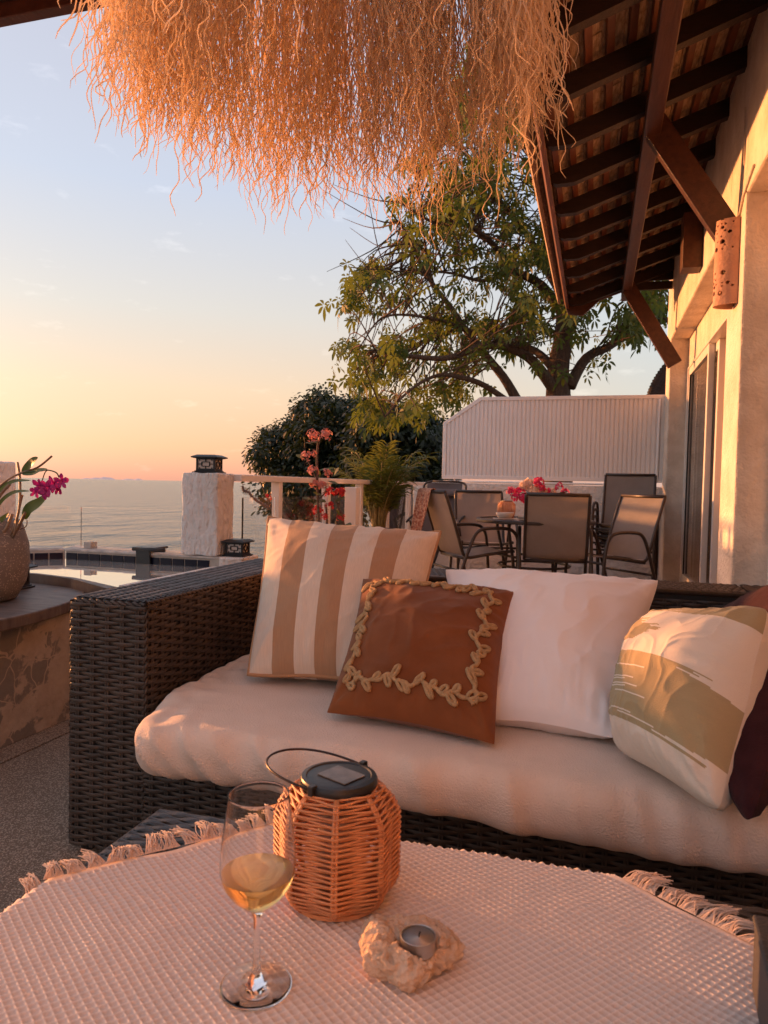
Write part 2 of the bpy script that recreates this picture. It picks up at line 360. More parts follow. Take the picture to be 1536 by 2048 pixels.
def water_mat():
    m = bpy.data.materials.new('pool_water'); m.use_nodes = True; t = m.node_tree; b = t.nodes['Principled BSDF']
    b.inputs['Base Color'].default_value = (.80, .78, .74, 1); b.inputs['Roughness'].default_value = 0; b.inputs['IOR'].default_value = 1.33; b.inputs['Metallic'].default_value = .75
    tc = N(t, 'ShaderNodeTexCoord'); n = N(t, 'ShaderNodeTexNoise'); n.inputs['Scale'].default_value = 6; n.inputs['Detail'].default_value = 2
    t.links.new(tc.outputs['Object'], n.inputs['Vector'])
    bp = N(t, 'ShaderNodeBump'); bp.inputs['Strength'].default_value = .05; bp.inputs['Distance'].default_value = .01
    t.links.new(n.outputs[0], bp.inputs['Height']); t.links.new(bp.outputs[0], b.inputs['Normal']); return m
mb = MB(); mb.add([(x, y, WZ) for x, y in inner], [tuple(range(len(inner)-1, -1, -1))]); mb.build('water', water_mat(), pool)
# glass fence on the pool edge
def glass_panel(a, b, z0, z1, label, par=None):
    a, b = V((*a, 0)), V((*b, 0)); d = (b-a).normalized(); nn = V((-d.y, d.x, 0))*.005
    mb = MB(); mb.extr([a-nn+V((0,0,z0)), b-nn+V((0,0,z0)), b+nn+V((0,0,z0)), a+nn+V((0,0,z0))], (0, 0, z1-z0))
    o = mb.build('glass_panel', m_glass, par)
    if not par: tag(o, label, 'glass')
    return o
glass_panel((-2.74, 3.40), (-2.07, 3.40), .567, .79, '', pool)
glass_panel((-2.80, 3.385), (-3.5, 2.685), .567, .795, '', pool)
mb = MB(); mb.box((-2.70, 3.37, .566), (-2.655, 3.385, .60)); mb.box((-2.70, 3.415, .566), (-2.655, 3.43, .60)); mb.box((-2.70, 3.37, .5655), (-2.655, 3.43, .571))
tag(mb.build('glass_clamp', m_coping, bevel=.002), 'small grey metal clamp holding the pool glass', 'clamp')
# dark hook hanging over the coping
hk = thing('pool_hook', 'black moulded bracket hooked over the pool coping', 'bracket', (-2.3, 3.3, .566))
x0, x1 = -2.315, -2.20
mb = MB(); mb.extr([(x0, 3.300, .47), (x0, 3.292, .58), (x0, 3.31, .592), (x0, 3.47, .592), (x0, 3.475, .580), (x0, 3.325, .572), (x0, 3.306, .565), (x0, 3.308, .47)], (.085, 0, 0)); mb.build('body', m_black, hk, bevel=.004)
mb = MB(); mb.tube([(x0-.02, 3.30, .585), (x1+.055, 3.30, .585)], .011, 10); mb.build('roll', m_black, hk, smooth=True)
mb = MB(); mb.box((x0-.005, 3.285, .462), (x0+.09, 3.299, .482)); mb.build('foot', m_black, hk, bevel=.003)

# ================================================================ pillar, post, lamps, railing, end wall, screen
def rough_block(a, b, nn=10, amp=.006):
    bm = bmesh.new(); bmesh.ops.create_cube(bm, size=1)
    for v in bm.verts:
        v.co = V([(a[i]+b[i])/2+v.co[i]*(b[i]-a[i]) for i in range(3)])
    bmesh.ops.bevel(bm, geom=bm.edges[:], offset=.012, segments=3, affect='EDGES', profile=.6)
    bmesh.ops.subdivide_edges(bm, edges=[e for e in bm.edges if e.calc_length() > .05], cuts=nn, use_grid_fill=True)
    for v in bm.verts: v.co += noise.noise_vector(v.co*22)*amp
    me = bpy.data.meshes.new('block'); bm.to_mesh(me); bm.free()
    me.polygons.foreach_set('use_smooth', [True]*len(me.polygons)); return me
def block(name, a, b, m, label, cat, amp=.006):
    me = rough_block(a, b, 10, amp); me.materials.append(m); o = bpy.data.objects.new(name, me); COL.objects.link(o); return tag(o, label, cat)
block('pillar', (-2.05, 3.302, .566), (-1.842, 3.478, .992), m_pillar, 'rough white rendered pillar standing between pool and railing', 'pillar')
block('post', (-3.8, 3.22, .2), (-3.37, 3.6, 1.040), m_pillar, 'pale rendered post behind the orchid pot', 'post')

def solar_lamp(name, label, loc, sc=1, rz=0):
    t = thing(name, label, 'lamp', (0,0,0), 'square solar lamps with lattice windows', 0)
    w = .058; h0, h1 = .018, .085
    mb = MB(); mb.box((-.075,-.075,0), (.075,.075,.008)); mb.box((-.066,-.066,.008), (.066,.066,.014)); mb.box((-.06,-.06,.014), (.06,.06,.02)); mb.build('base', m_metalbl, t, bevel=.002)
    mb = MB()
    p = [(-.072,.085), (.072,.085), (.082,.092), (.082,.097), (.05,.108), (-.05,.108), (-.082,.097), (-.082,.092)]
    for (za, wa), (zb, wb) in (((.085,.064),(.090,.082)), ((.090,.082),(.096,.082)), ((.096,.082),(.108,.055))):
        vs = [(sx*wa, sy*wa, za) for sx, sy in ((-1,-1),(1,-1),(1,1),(-1,1))]+[(sx*wb, sy*wb, zb) for sx, sy in ((-1,-1),(1,-1),(1,1),(-1,1))]
        mb.add(vs, [(0,1,5,4),(1,2,6,5),(2,3,7,6),(3,0,4,7)])
    mb.add([(-.055,-.055,.108),(.055,-.055,.108),(.055,.055,.108),(-.055,.055,.108)], [(0,1,2,3)])
    mb.add([(-.064,-.064,.085),(.064,-.064,.085),(.064,.064,.085),(-.064,.064,.085)], [(3,2,1,0)])
    mb.build('cap', m_metalbl, t)
    mb = MB(); mb.box((-.05,-.05,.02), (.05,.05,.085)); mb.build('diffuser', m_frost, t)
    for k in range(4):
        R = Matrix.Rotation(k*pi/2, 4, 'Z'); mb = MB(); y0, y1 = -.0585, -.0515
        def bar(x0, z0, x1, z1): mb.box((x0, y0, z0), (x1, y1, z1), R)
        bar(-.0585,.02,-.048,.085); bar(.048,.02,.0515,.085); bar(-.048,.02,.048,.026); bar(-.048,.079,.048,.085)
        b = .0022
        for z in (.040, .065): bar(-.024, z-b, .024, z+b)
        for x in (-.024, .024): bar(x-b, .040+b, x+b, .065-b)
        bar(-.048, .0525-b, -.024-b, .0525+b); bar(.024+b, .0525-b, .048, .0525+b)
        bar(-b, .026, b, .040-b); bar(-b, .065+b, b, .079)
        for sx in (-1, 1):
            for z in (.026, .072):
                bar(min(sx*.040, sx*.036), z, max(sx*.040, sx*.036), z+.007)
        mb.build('lattice', m_metalbl, t)
    t.location = loc; t.rotation_euler = (0, 0, rz); t.scale = (sc,)*3
    return t
solar_lamp('solar_lamp', 'black square solar lamp standing on top of the white pillar', (-1.938, 3.385, .992), .88, .12)
solar_lamp('solar_lamp', 'black square solar lamp on the pool edge at the foot of the white pillar', (-1.775, 3.40, .566), .80, .05)
solar_lamp('solar_lamp', 'black square solar lamp on the slate slab behind the speckled pot', (-2.405, 2.53, .47), .98, .15)

# lower stone ledge under the second lamp, joins the terrace edge
mb = MB(); mb.box((-1.829, 3.30, .0), (-1.70, 3.49, .565)); tag(mb.build('pool_ledge', m_stucco, bevel=.006), 'low white rendered ledge under the small lamp beside the pillar', 'ledge')

rail = thing('glass_railing', 'white railing with posts and clear glass running from the pillar to the end wall', 'railing', (-1.83, 3.5, 0))
mb = MB(); mb.box((-1.862, 3.4785, .953), (-1.80, 7.98, .989)); mb.build('handrail', m_white, rail, bevel=.004)
ys = [3.97, 4.80, 5.55, 6.35, 7.15]
for y in ys:
    mb = MB(); mb.box((-1.858, y, 0), (-1.806, y+.052, .953)); mb.build('post', m_white, rail, bevel=.003)
for a, b in zip([3.56]+[y+.06 for y in ys], [y-.01 for y in ys]+[7.9]):
    mb = MB(); mb.box((-1.838, a, .08), (-1.828, b, .865)); mb.build('glass_panel', m_glass, rail)
mb = MB(); mb.box((-1.755, 5.0, 0), (-1.665, 5.09, .93)); 
tag(mb.build('square_post', m_white, bevel=.005), 'thick white square post between thorny plant and palm', 'post')

me = rough_block((-1.99, 8.0, -.3), (.70, 8.16, .992), 14, .004); me.materials.append(m_stucco)
ew = bpy.data.objects.new('end_wall', me); COL.objects.link(ew); tag(ew, 'low white stucco wall closing the terrace below the ribbed screen', 'wall')
# ribbed screen with a clipped corner
scr = thing('privacy_screen', 'white ribbed metal privacy screen with one clipped corner above stucco wall', 'screen', (-.5, 8.05, .99))
sx0, sx1, sz0, sz1 = -1.662, .668, 1.035, 1.945
cut = (sx0, 1.665), (-1.255, sz1)
mb = MB(); t = .04
outl = [(sx0, sz0), (sx1, sz0), (sx1, sz1), (cut[1][0], sz1), (sx0, cut[0][1])]
inn = [(sx0+t, sz0+t), (sx1-t, sz0+t), (sx1-t, sz1-t), (cut[1][0]+t*.4, sz1-t), (sx0+t, cut[0][1]-t*.45)]
for i in range(5):
    j = (i+1) % 5; q = [outl[i], outl[j], inn[j], inn[i]]
    mb.extr([(x, 8.02, z) for x, z in q], (0, .035, 0))
mb.build('frame', m_screen, scr, bevel=.003)
mb = MB(); mb.extr([(x, 8.041, z) for x, z in [(sx0+.02, sz0+.02), (sx1-.02, sz0+.02), (sx1-.02, sz1-.02), (cut[1][0]+.012, sz1-.02), (sx0+.02, cut[0][1]-.01)]], (0, .008, 0)); mb.build('backing', m_screen, scr)
x = inn[0][0]; k = 0
while x < inn[1][0]-.02:
    w = .046; xa, xb = x+.0025, min(x+w-.0025, inn[1][0])
    def ztop(xx):
        if xx < inn[3][0]: return inn[4][1]+(inn[3][1]-inn[4][1])*(xx-inn[4][0])/(inn[3][0]-inn[4][0])
        return inn[3][1]
    mb = MB(); za, zb = ztop(xa), ztop(xb); z0 = inn[0][1]
    ya, yb = 8.028, 8.041
    vs = [(xa, yb, z0), (xa+.007, ya, z0), (xb-.007, ya, z0), (xb, yb, z0), (xa, yb, za), (xa+.007, ya, za+(zb-za)*.2), (xb-.007, ya, za+(zb-za)*.8), (xb, yb, zb)]
    mb.add(vs, [(0,1,5,4), (1,2,6,5), (2,3,7,6), (4,5,6,7), (3,2,1,0)]); mb.build('slat', m_screen, scr)
    x += w
mb = MB(); mb.tube([(-1.64, 8.012, 1.008), (.50, 8.012, 1.008), (.585, 8.012, 1.02), (.605, 8.012, 1.06), (.612, 8.012, 1.9)], .011, 8); mb.build('cable', m_screen, scr, smooth=True)

# ================================================================ house
house = thing('house', 'cream stucco house wall with glazed sliding doors and a dark timber eave', 'house', (.66, 4, 0))
XW, XR = .66, .83
pieces = [((XW, -2.5, 2.405), (XW+.3, 3.925, 3.6)), ((XW, 4.36, 2.43), (XW+.3, 7.62, 3.6)),
          ((XW, 3.925, 0), (XW+.3, 4.36, 3.6)), ((XW, 7.62, 0), (XW+.3, 8.0-.002, 3.6)), ((XW, -2.5, 0), (XW+.3, -.6, 2.405))]
for a, b in pieces:
    mb = MB(); mb.box(a, b); mb.build('wall', m_stuccow, house, bevel=.012)
# recessed strips above the doors
mb = MB(); mb.box((XR, 4.36, 2.145), (XR+.12, 7.62, 2.43)); mb.build('lintel', m_stuccow, house)
mb = MB(); mb.box((XR, -.6, 2.145), (XR+.12, 3.925, 2.405)); mb.build('lintel', m_stuccow, house)
# room behind
mb = MB()
mb.box((3.2, -2.5, 0), (3.3, 8, 3.2)); mb.box((XW+.3, 7.9, 0), (3.2, 8, 3.2)); mb.box((XW+.3, -2.5, 0), (3.2, -2.4, 3.2)); mb.box((XW+.3, -2.4, 3.1), (3.2, 7.9, 3.2)); mb.box((.9, -2.4, -.1), (3.2, 7.9, .02))
mb.build('room', mat('room_paint', (.35,.28,.22), None, rough=.9), house)
def door_panel(ya, yb, x, label=None):
    w = .065
    fr = MB(); fr.box((x, ya, .05), (x+.045, ya+w, 2.13)); fr.box((x, yb-w, .05), (x+.045, yb, 2.13)); fr.box((x, ya+w, 2.06), (x+.045, yb-w, 2.13)); fr.box((x, ya+w, .05), (x+.045, yb-w, .16))
    f = fr.build('sliding_door', m_pvc, house, bevel=.004)
    g = MB(); g.box((x+.018, ya+w, .16), (x+.026, yb-w, 2.06)); g.build('pane', m_glass, f)
    for q in ((ya+w, ya+w+.006, .16, 2.06), (yb-w-.006, yb-w, .16, 2.06)): MB().box((x-.002, q[0], q[2]), (x+.012, q[1], q[3])).build('gasket', m_black, f)
    return f
mb = MB(); x = XR-.01
mb.box((x, 7.55, .0), (x+.09, 7.62, 2.145)); mb.box((x, 4.36, 0), (x+.09, 4.43, 2.145)); mb.box((x, 4.43, 2.13), (x+.09, 7.55, 2.145)); mb.box((x, 4.43, 0), (x+.09, 7.55, .045)); mb.build('door_frame', m_pvc, house, bevel=.003)
mb = MB(); mb.box((x, 3.855, .0), (x+.09, 3.925, 2.145)); mb.box((x, -.6, 0), (x+.09, 3.855, .045)); mb.build('door_frame', m_pvc, house, bevel=.003)
door_panel(6.28, 7.54, XR+.0)
door_panel(6.1, 7.3, XR+.05)
d2 = door_panel(2.55, 3.85, XR+.0)
door_panel(1.2, 2.6, XR+.05); door_panel(-.55, 1.25, XR)
mb = MB(); mb.tube([(XR-.012, 3.80, .98), (XR-.035, 3.80, 1.0), (XR-.035, 3.80, 1.10), (XR-.012, 3.80, 1.12)], .008, 8); mb.build('handle', m_black, d2, smooth=True)
def cur(y0, y1, x, nm='curtain'):
    mb = MB(); mb.grid(lambda u, v: (x+.028*sin(u*(y1-y0)*52+.6*sin(v*3))*(.5+.5*v)+.01*sin(u*31), y0+(y1-y0)*u, .05+2.1*v), 90, 8)
    mb.build(nm, m_curtain, house, smooth=True)
cur(5.15, 6.2, 1.02); cur(-.4, 1.0, 1.05)
# conduit and cables on the wall
mb = MB(); mb.tube([ony(1536, 285, 3.4)*1.0, onx(1508, 330, XW-.006), onx(1487, 390, XW-.006), onx(1477, 440, XW-.006)][1:], .006, 6); mb.tube([onx(1490, 215, XW-.006), onx(1488, 330, XW-.006)], .003, 6)
mb.build('cable', m_stuccow, house, smooth=True)

# ---------------------------------------------------------------- roof eave
Y0R, Y1R = .6, 7.62
XE, ZE = -.30, 2.745           # rafter underside at the fascia
slope = (3.00-2.70)/(.615+.253)
def rz_(x): return ZE+(x-XE)*slope
roof = MB(); ca = atan2(slope, 1)
ux = V((cos(ca), 0, sin(ca))); un = V((-sin(ca), 0, cos(ca)))
def rp(s, y, h): return V((XE, y, ZE))+ux*s+un*h
SL = (.80-XE)/cos(ca)
roofo = MB(); roofo.extr([rp(-.06, Y0R, .158), rp(SL, Y0R, .158), rp(SL, Y0R, .178), rp(-.06, Y0R, .178)], (0, Y1R-Y0R+.05, 0))
roofo = roofo.build('roof', m_tileu, house)
ry = []
y = 7.55
while y > 1.0: ry.append(y); y -= .497
rm = MB()
tail = [(0.0, .075), (.012, .045), (.035, .028), (.06, .022), (.085, .012), (.13, 0), (SL-.05, 0), (SL-.05, .098), (0, .098)]
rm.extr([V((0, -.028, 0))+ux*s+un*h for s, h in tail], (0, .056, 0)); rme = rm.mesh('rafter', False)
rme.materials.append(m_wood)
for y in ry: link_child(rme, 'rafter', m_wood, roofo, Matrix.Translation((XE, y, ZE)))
# battens and tiles
s = .04; bi = 0; batt = []
while s < SL-.05:
    batt.append(s); s += .1
for s in batt:
    mb = MB(); mb.extr([rp(s, Y0R, .099), rp(s+.034, Y0R, .099), rp(s+.034, Y0R, .126), rp(s, Y0R, .126)], (0, Y1R-Y0R, 0)); mb.build('batten', m_woodred, roofo)
tmesh = []
for q in range(3):
    mb = MB(); mb.extr([ux*0+un*0, ux*.118+un*.010, ux*.118+un*.021, un*.011], (0, .193, 0)); me = mb.mesh('tile', False); me.materials.append(m_tileu); tmesh.append(me)
cnt = 0; rnd = random.Random(3)
far = MB()
for bi, s in enumerate(batt):
    y = Y1R-.2+(.1 if bi % 2 else 0)
    while y > 2.2:
        if cnt < 300:
            p = rp(s-.012, y, .128+rnd.uniform(0, .004)); link_child(tmesh[0], 'tile', m_tileu, roofo, Matrix.Translation(p)@Matrix.Rotation(rnd.uniform(-.01, .01), 4, 'Y')); cnt += 1
        else:
            p = rp(s-.012, y, .128); far.extr([p, p+ux*.118+un*.010, p+ux*.118+un*.021, p+un*.011], (0, .193, 0))
        y -= .2
if far.v: far.build('tile', m_tileu, roofo, kind='stuff')
mb = MB(); mb.extr([rp(-.03, Y0R, .03), rp(-.001, Y0R, .03), rp(-.001, Y0R, .156), rp(-.03, Y0R, .156)], (0, Y1R-Y0R, 0)); mb.build('fascia', m_woodred, roofo, bevel=.003)
mb = MB(); mb.extr([rp(-.085, Y0R, .12), rp(-.0602, Y0R, .12), rp(-.0602, Y0R, .19), rp(-.085, Y0R, .19)], (0, Y1R-Y0R+.05, 0)); mb.build('tile_edge', m_tileu, roofo)
# barge board at the far end, with a cut tip
mb = MB(); mb.extr([rp(-.03, Y1R, -.02), rp(.10, Y1R, -.085), rp(.30, Y1R, .0), rp(SL, Y1R, .0), rp(SL, Y1R, .156), rp(-.03, Y1R, .156)], (0, .035, 0)); mb.build('barge_board', m_beam, roofo, bevel=.004)
# purlin under the rafters
px0 = .185; mb = MB(); mb.box((px0, Y0R, rz_(px0)-.098), (px0+.085, Y1R-.02, rz_(px0)-.002)); mb.build('purlin', m_beam, roofo, bevel=.006)
# far gable lining of horizontal boards
for k in range(6):
    mb = MB(); z = rz_(.3)-.04+k*.085; mb.box((.27, Y1R-.045-.012*(k % 2), z), (XW-.003, Y1R-.015-.012*(k % 2), z+.075)); mb.build('board', m_wood, roofo)
# wall braces
def brace(y, zt, zb, name='brace'):
    mb = MB(); x1, x2 = px0+.03, XW+.01; w = .066; d = V((x2-x1, 0, zb-zt)).normalized(); nn = V((-d.z, 0, d.x))
    if nn.z < 0: nn = -nn
    a = V((x1, y-.03, zt)); b = V((x2, y-.03, zb))
    mb.extr([a-nn*w+d*.06, b-nn*w, b+nn*w, a+nn*w-d*.02], (0, .06, 0)); mb.build(name, m_beam, house, bevel=.004)
brace(4.13, rz_(px0)-.0, 2.20); brace(7.22, rz_(px0)-.03, 2.12)
mb = MB(); mb.box((XW-.13, 5.45, 2.50), (XW-.002, 5.62, 2.88)); tag(mb.build('wall_box', m_beam, bevel=.004), 'varnished wooden box fixed to the house wall under the eave', 'box')
# hip tiles of the next roof behind the screen
nb = thing('neighbour_roof', 'dark curled roof ridge of the next house behind the ribbed screen', 'roof', (1.0, 11, 1.5))
mb = MB()
for k in range(14):
    f = k/13; p = ony(1296+f*f*8+f*38-18*f*(1-f), 795-f*75, 11.0); mb = MB()
    for q in range(2):
        r = .14
        mb.tube([p+V((q*.1, 0, 0)), p+V((.10+q*.1, .02, .05)), p+V((.32, .05, .06))], [.05, .055, .05], 8)
    mb.build('ridge_tile', m_wood, nb, smooth=True)
mb = MB(); p = ony(1305, 800, 11.05); mb.extr([p+V((-.02,0,-1)), p+V((1.2,0,-1)), p+V((1.2,0,.7)), p+V((.28,0,.55)), p+V((.1,0,.3))], (0, .3, 0)); mb.build('gable', m_wood, nb)

# ---------------------------------------------------------------- plank canopy overhead
can = thing('plank_canopy', 'dark plank canopy roof overhead above the pool side', 'canopy', (-2.6, 1.5, 2.6))
ZC, YC = 2.66, 2.30
mb = MB(); mb.box((-3.6, YC-.05, ZC), (-1.2, YC, ZC+.11)); mb.build('edge_beam', m_woodred, can, bevel=.004)
for k in range(9):
    mb = MB(); y1 = YC-.053-k*.125; mb.box((-3.6, y1-.12, ZC+.05+.004*(k % 2)), (-1.2, y1, ZC+.075+.004*(k % 2))); mb.build('plank', m_plank, can, bevel=.003)
for x in (-3.4, -2.62, -1.5):
    mb = MB(); mb.box((x, YC-1.15, ZC-.02), (x+.07, YC-.054, ZC+.048)); mb.build('rafter', m_wood, can)
# ================================================================ trees
def inpoly(x, y, P):
    c = False; j = len(P)-1
    for i in range(len(P)):
        xi, yi = P[i]; xj, yj = P[j]
        if (yi > y) != (yj > y) and x < (xj-xi)*(y-yi)/(yj-yi)+xi: c = not c
        j = i
    return c
def smooth_path(pts, k=4):
    out = []
    n = len(pts)
    for i in range(n-1):
        p0, p1, p2, p3 = pts[max(i-1, 0)], pts[i], pts[i+1], pts[min(i+2, n-1)]
        for q in range(k):
            t = q/k
            out.append(.5*((2*p1)+(p2-p0)*t+(2*p0-5*p1+4*p2-p3)*t*t+(3*p1-p0-3*p2+p3)*t**3))
    out.append(pts[-1]); return out
def leaf_shape(mb, p, d, nrm, L, w, droop=.25, seg=3):
    side = d.cross(nrm).normalized(); vs = []
    for i, (f, ww) in enumerate(((0, .08), (.35, .8), (.65, 1), (.86, .6), (1, 0.02))[:seg+2]):
        c = p+d*(L*f)-V((0, 0, 1))*(droop*L*f*f); vs += [c-side*w*ww*.5, c+side*w*ww*.5]
    n = len(vs)//2
    mb.add(vs, [(2*i, 2*i+1, 2*i+3, 2*i+2) for i in range(n-1)])
rt = random.Random(11)
D = 13.0
tree = thing('broadleaf_tree', 'spreading green tree with palmate leaves and bare twigs behind the ribbed screen', 'tree', tuple(ony(1118, 1100, D)))
def P(x, y, dy=0): return ony(x, y, D+dy)
limbs = [
 ([(1112, 1150, 0), (1114, 900, 0), (1116, 800, 0), (1118, 740, 0), (1130, 660, .1), (1128, 560, .3), (1100, 430, .5), (1060, 300, .8), (1020, 180, 1)], .30, .05),
 ([(1122, 800, 0), (1085, 745, -.3), (1045, 705, -.7), (990, 690, -1.1), (940, 700, -1.4), (880, 718, -1.7), (800, 712, -2), (740, 700, -2.2)], .115, .02),
 ([(1050, 830, -.4), (1020, 780, -.5), (985, 725, -.7), (935, 665, -.8), (900, 615, -1), (868, 570, -1.1), (830, 500, -1.4), (800, 440, -1.6)], .10, .018),
 ([(1106, 735, 0), (1070, 705, .3), (1030, 690, .6), (970, 665, 1), (900, 660, 1.4), (830, 690, 1.8)], .09, .02),
 ([(1140, 775, 0), (1172, 715, .2), (1215, 690, .4), (1270, 662, .6), (1330, 640, .8), (1390, 610, 1)], .11, .03),
 ([(1050, 830, -.4), (985, 780, -.9), (930, 755, -1.4), (880, 752, -1.8), (820, 780, -2.2), (770, 830, -2.5)], .065, .014),
 ([(1132, 640, .1), (1085, 570, 0), (1030, 540, -.4), (985, 490, -.8), (930, 455, -1.2), (870, 445, -1.5), (800, 400, -1.8)], .10, .014),
 ([(1128, 600, .2), (1060, 480, 1), (1000, 400, 1.6), (950, 330, 2), (900, 280, 2.4)], .09, .015),
 ([(1128, 600, .2), (1150, 500, -.6), (1160, 380, -1.2), (1180, 250, -1.6)], .09, .015),
 ([(935, 665, -.8), (880, 640, -1.4), (820, 630, -2), (760, 640, -2.4), (720, 690, -2.6)], .035, .01),
 ([(1030, 540, -.4), (960, 560, -.2), (890, 545, 0), (800, 540, .4), (730, 545, .6)], .04, .01),
 ([(868, 570, -1.1), (850, 480, -1.4), (845, 420, -1.6), (835, 350, -1.8)], .03, .008),
]
limbpts = []; wood = MB()
for pts, ra, rb in limbs:
    sp = smooth_path([P(*q) for q in pts], 4); m = len(sp)
    sp = [p+noise.noise_vector(p*1.3)*.05 for p in sp]
    wood.tube(sp, [ra+(rb-ra)*(i/(m-1))**.8 for i in range(m)], 8); limbpts += sp[m//4:]
CP = [(675,560),(690,700),(690,760),(735,850),(850,835),(910,800),(960,782),(1075,770),(1120,760),(1190,760),(1215,700),(1345,645),(1400,560),(1380,300),(1250,60),(980,60),(860,230),(800,380),(760,450),(750,520)]
holes = [(985,735,34),(760,470,45),(1010,630,22),(840,600,26),(900,690,20),(725,620,24),(880,520,22),(780,640,18),(955,560,18),(1045,735,26),(1160,715,22),(830,740,20)]
leafm = MB(); twig = MB(); nclu = 0; tries = 0
def rosette(c, sc, rnd):
    base = V((rnd.uniform(-1,1), rnd.uniform(-1,1), rnd.uniform(-.2,.9))).normalized()
    a = base.orthogonal().normalized(); b = base.cross(a); k = rnd.choice((5, 6, 7)); ph = rnd.uniform(0, 6.28)
    for i in range(k):
        an = ph+2*pi*i/k; d = (a*cos(an)+b*sin(an)+base*.25).normalized()
        leaf_shape(leafm, c+d*.02, d, (base+V((0,0,.3))).normalized(), sc*rnd.uniform(.7, 1.15), sc*.42, rnd.uniform(.35, .8))
while nclu < 1400 and tries < 20000:
    tries += 1
    x, y = rt.uniform(660, 1400), rt.uniform(60, 860)
    if not inpoly(x, y, CP): continue
    if any((x-a)**2+(y-b)**2 < r*r for a, b, r in holes): continue
    dn = noise.noise(V((x*.016, y*.016, 3.1)))
    if dn < -.03 and rt.random() < .92: continue
    if y > 640 and 1000 < x < 1200 and rt.random() < .6: continue
    c = P(x, y, rt.gauss(0, 1.4))
    q = min(rt.sample(limbpts, 60), key=lambda l: (l-c).length)
    if (q-c).length > 2.6: continue
    nclu += 1
    mid = (q+c)/2+V((rt.uniform(-.15,.15), rt.uniform(-.15,.15), rt.uniform(-.05,.25)))
    sp = smooth_path([q, mid, c], 3); m = len(sp); r0_ = .016
    twig.tube(sp, [r0_*(1-.75*i/(m-1)) for i in range(m)], 4, cap=False)
    for k in range(rt.choice((2, 3, 3, 4))):
        rosette(c+V((rt.gauss(0,.13), rt.gauss(0,.13), rt.gauss(0,.10))), rt.uniform(.095, .16), rt)
for k in range(26):       # bare pale twigs towards the sea
    x, y = rt.uniform(740, 950), rt.uniform(380, 560); c = P(x, y, rt.uniform(-2, 0)); q = min(limbpts, key=lambda l: (l-c).length)
    tip = c+(c-q).normalized()*.7+V((rt.uniform(-.3,.1), 0, rt.uniform(.1,.6)))
    sp = smooth_path([q, c, tip], 4); m = len(sp); twig.tube(sp, [.018*(1-.8*i/(m-1)) for i in range(m)], 4, cap=False)
tk = wood.build('trunk', m_bark, tree, smooth=True)
twig.build('twigs', m_bark, tree, smooth=True)
leafm.build('crown', m_leaf, tree)

def dark_tree(label, poly, trunk, D2, rnd, n=15000, hole=()):
    t = thing('dense_tree', label, 'tree', tuple(ony(trunk[0], trunk[1], D2)), 'dark trees below the terrace')
    xs = [p[0] for p in poly]; ys_ = [p[1] for p in poly]
    mb = MB(); clumps = []
    tr = 0
    while len(clumps) < 420 and tr < 8000:
        tr += 1
        x, y = rnd.uniform(min(xs), max(xs)), rnd.uniform(min(ys_), max(ys_))
        if not inpoly(x, y, poly): continue
        if any((x-a)**2+(y-b)**2 < r*r for a, b, r in hole): continue
        clumps.append(ony(x, y, D2+rnd.gauss(0, 1.0)))
    for i in range(n):
        c = rnd.choice(clumps); r = rnd.uniform(.05, .44)
        d = V((rnd.gauss(0,1), rnd.gauss(0,1), rnd.gauss(0,1))).normalized(); p = c+V((d.x*r*1.25, d.y*r*1.25, d.z*r*.85))
        ld = (d+V((rnd.uniform(-.7,.7), rnd.uniform(-.7,.7), rnd.uniform(-.9,.2)))).normalized()
        L = rnd.uniform(.11, .22)
        leaf_shape(mb, p, ld, (d+V((0,0,.4))).normalized(), L, L*.5, .3, 2)
    wd = MB(); base = ony(trunk[0], trunk[1], D2)
    for c in rnd.sample(clumps, 34):
        sp = smooth_path([base, base+(c-base)*.5+V((rnd.uniform(-.4,.4), rnd.uniform(-.4,.4), .5)), c], 4); m = len(sp)
        wd.tube(sp, [.13*(1-.85*i/(m-1)) for i in range(m)], 5)
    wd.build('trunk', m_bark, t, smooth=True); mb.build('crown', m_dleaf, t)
    return t
rd = random.Random(5)
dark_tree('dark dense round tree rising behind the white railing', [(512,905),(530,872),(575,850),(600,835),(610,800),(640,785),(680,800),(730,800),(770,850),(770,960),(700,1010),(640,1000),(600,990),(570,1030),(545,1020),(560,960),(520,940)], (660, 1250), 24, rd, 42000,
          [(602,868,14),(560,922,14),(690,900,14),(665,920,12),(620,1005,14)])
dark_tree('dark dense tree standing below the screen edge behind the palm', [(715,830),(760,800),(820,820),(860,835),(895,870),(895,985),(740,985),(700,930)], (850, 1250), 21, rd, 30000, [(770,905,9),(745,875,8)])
dark_tree('dark shrub crown showing through the railing glass', [(520,960),(580,945),(700,965),(720,1080),(600,1085),(575,1050),(530,1025)], (640, 1280), 22, rd, 4500, [(600,1010,26),(650,1040,20),(560,990,16)])

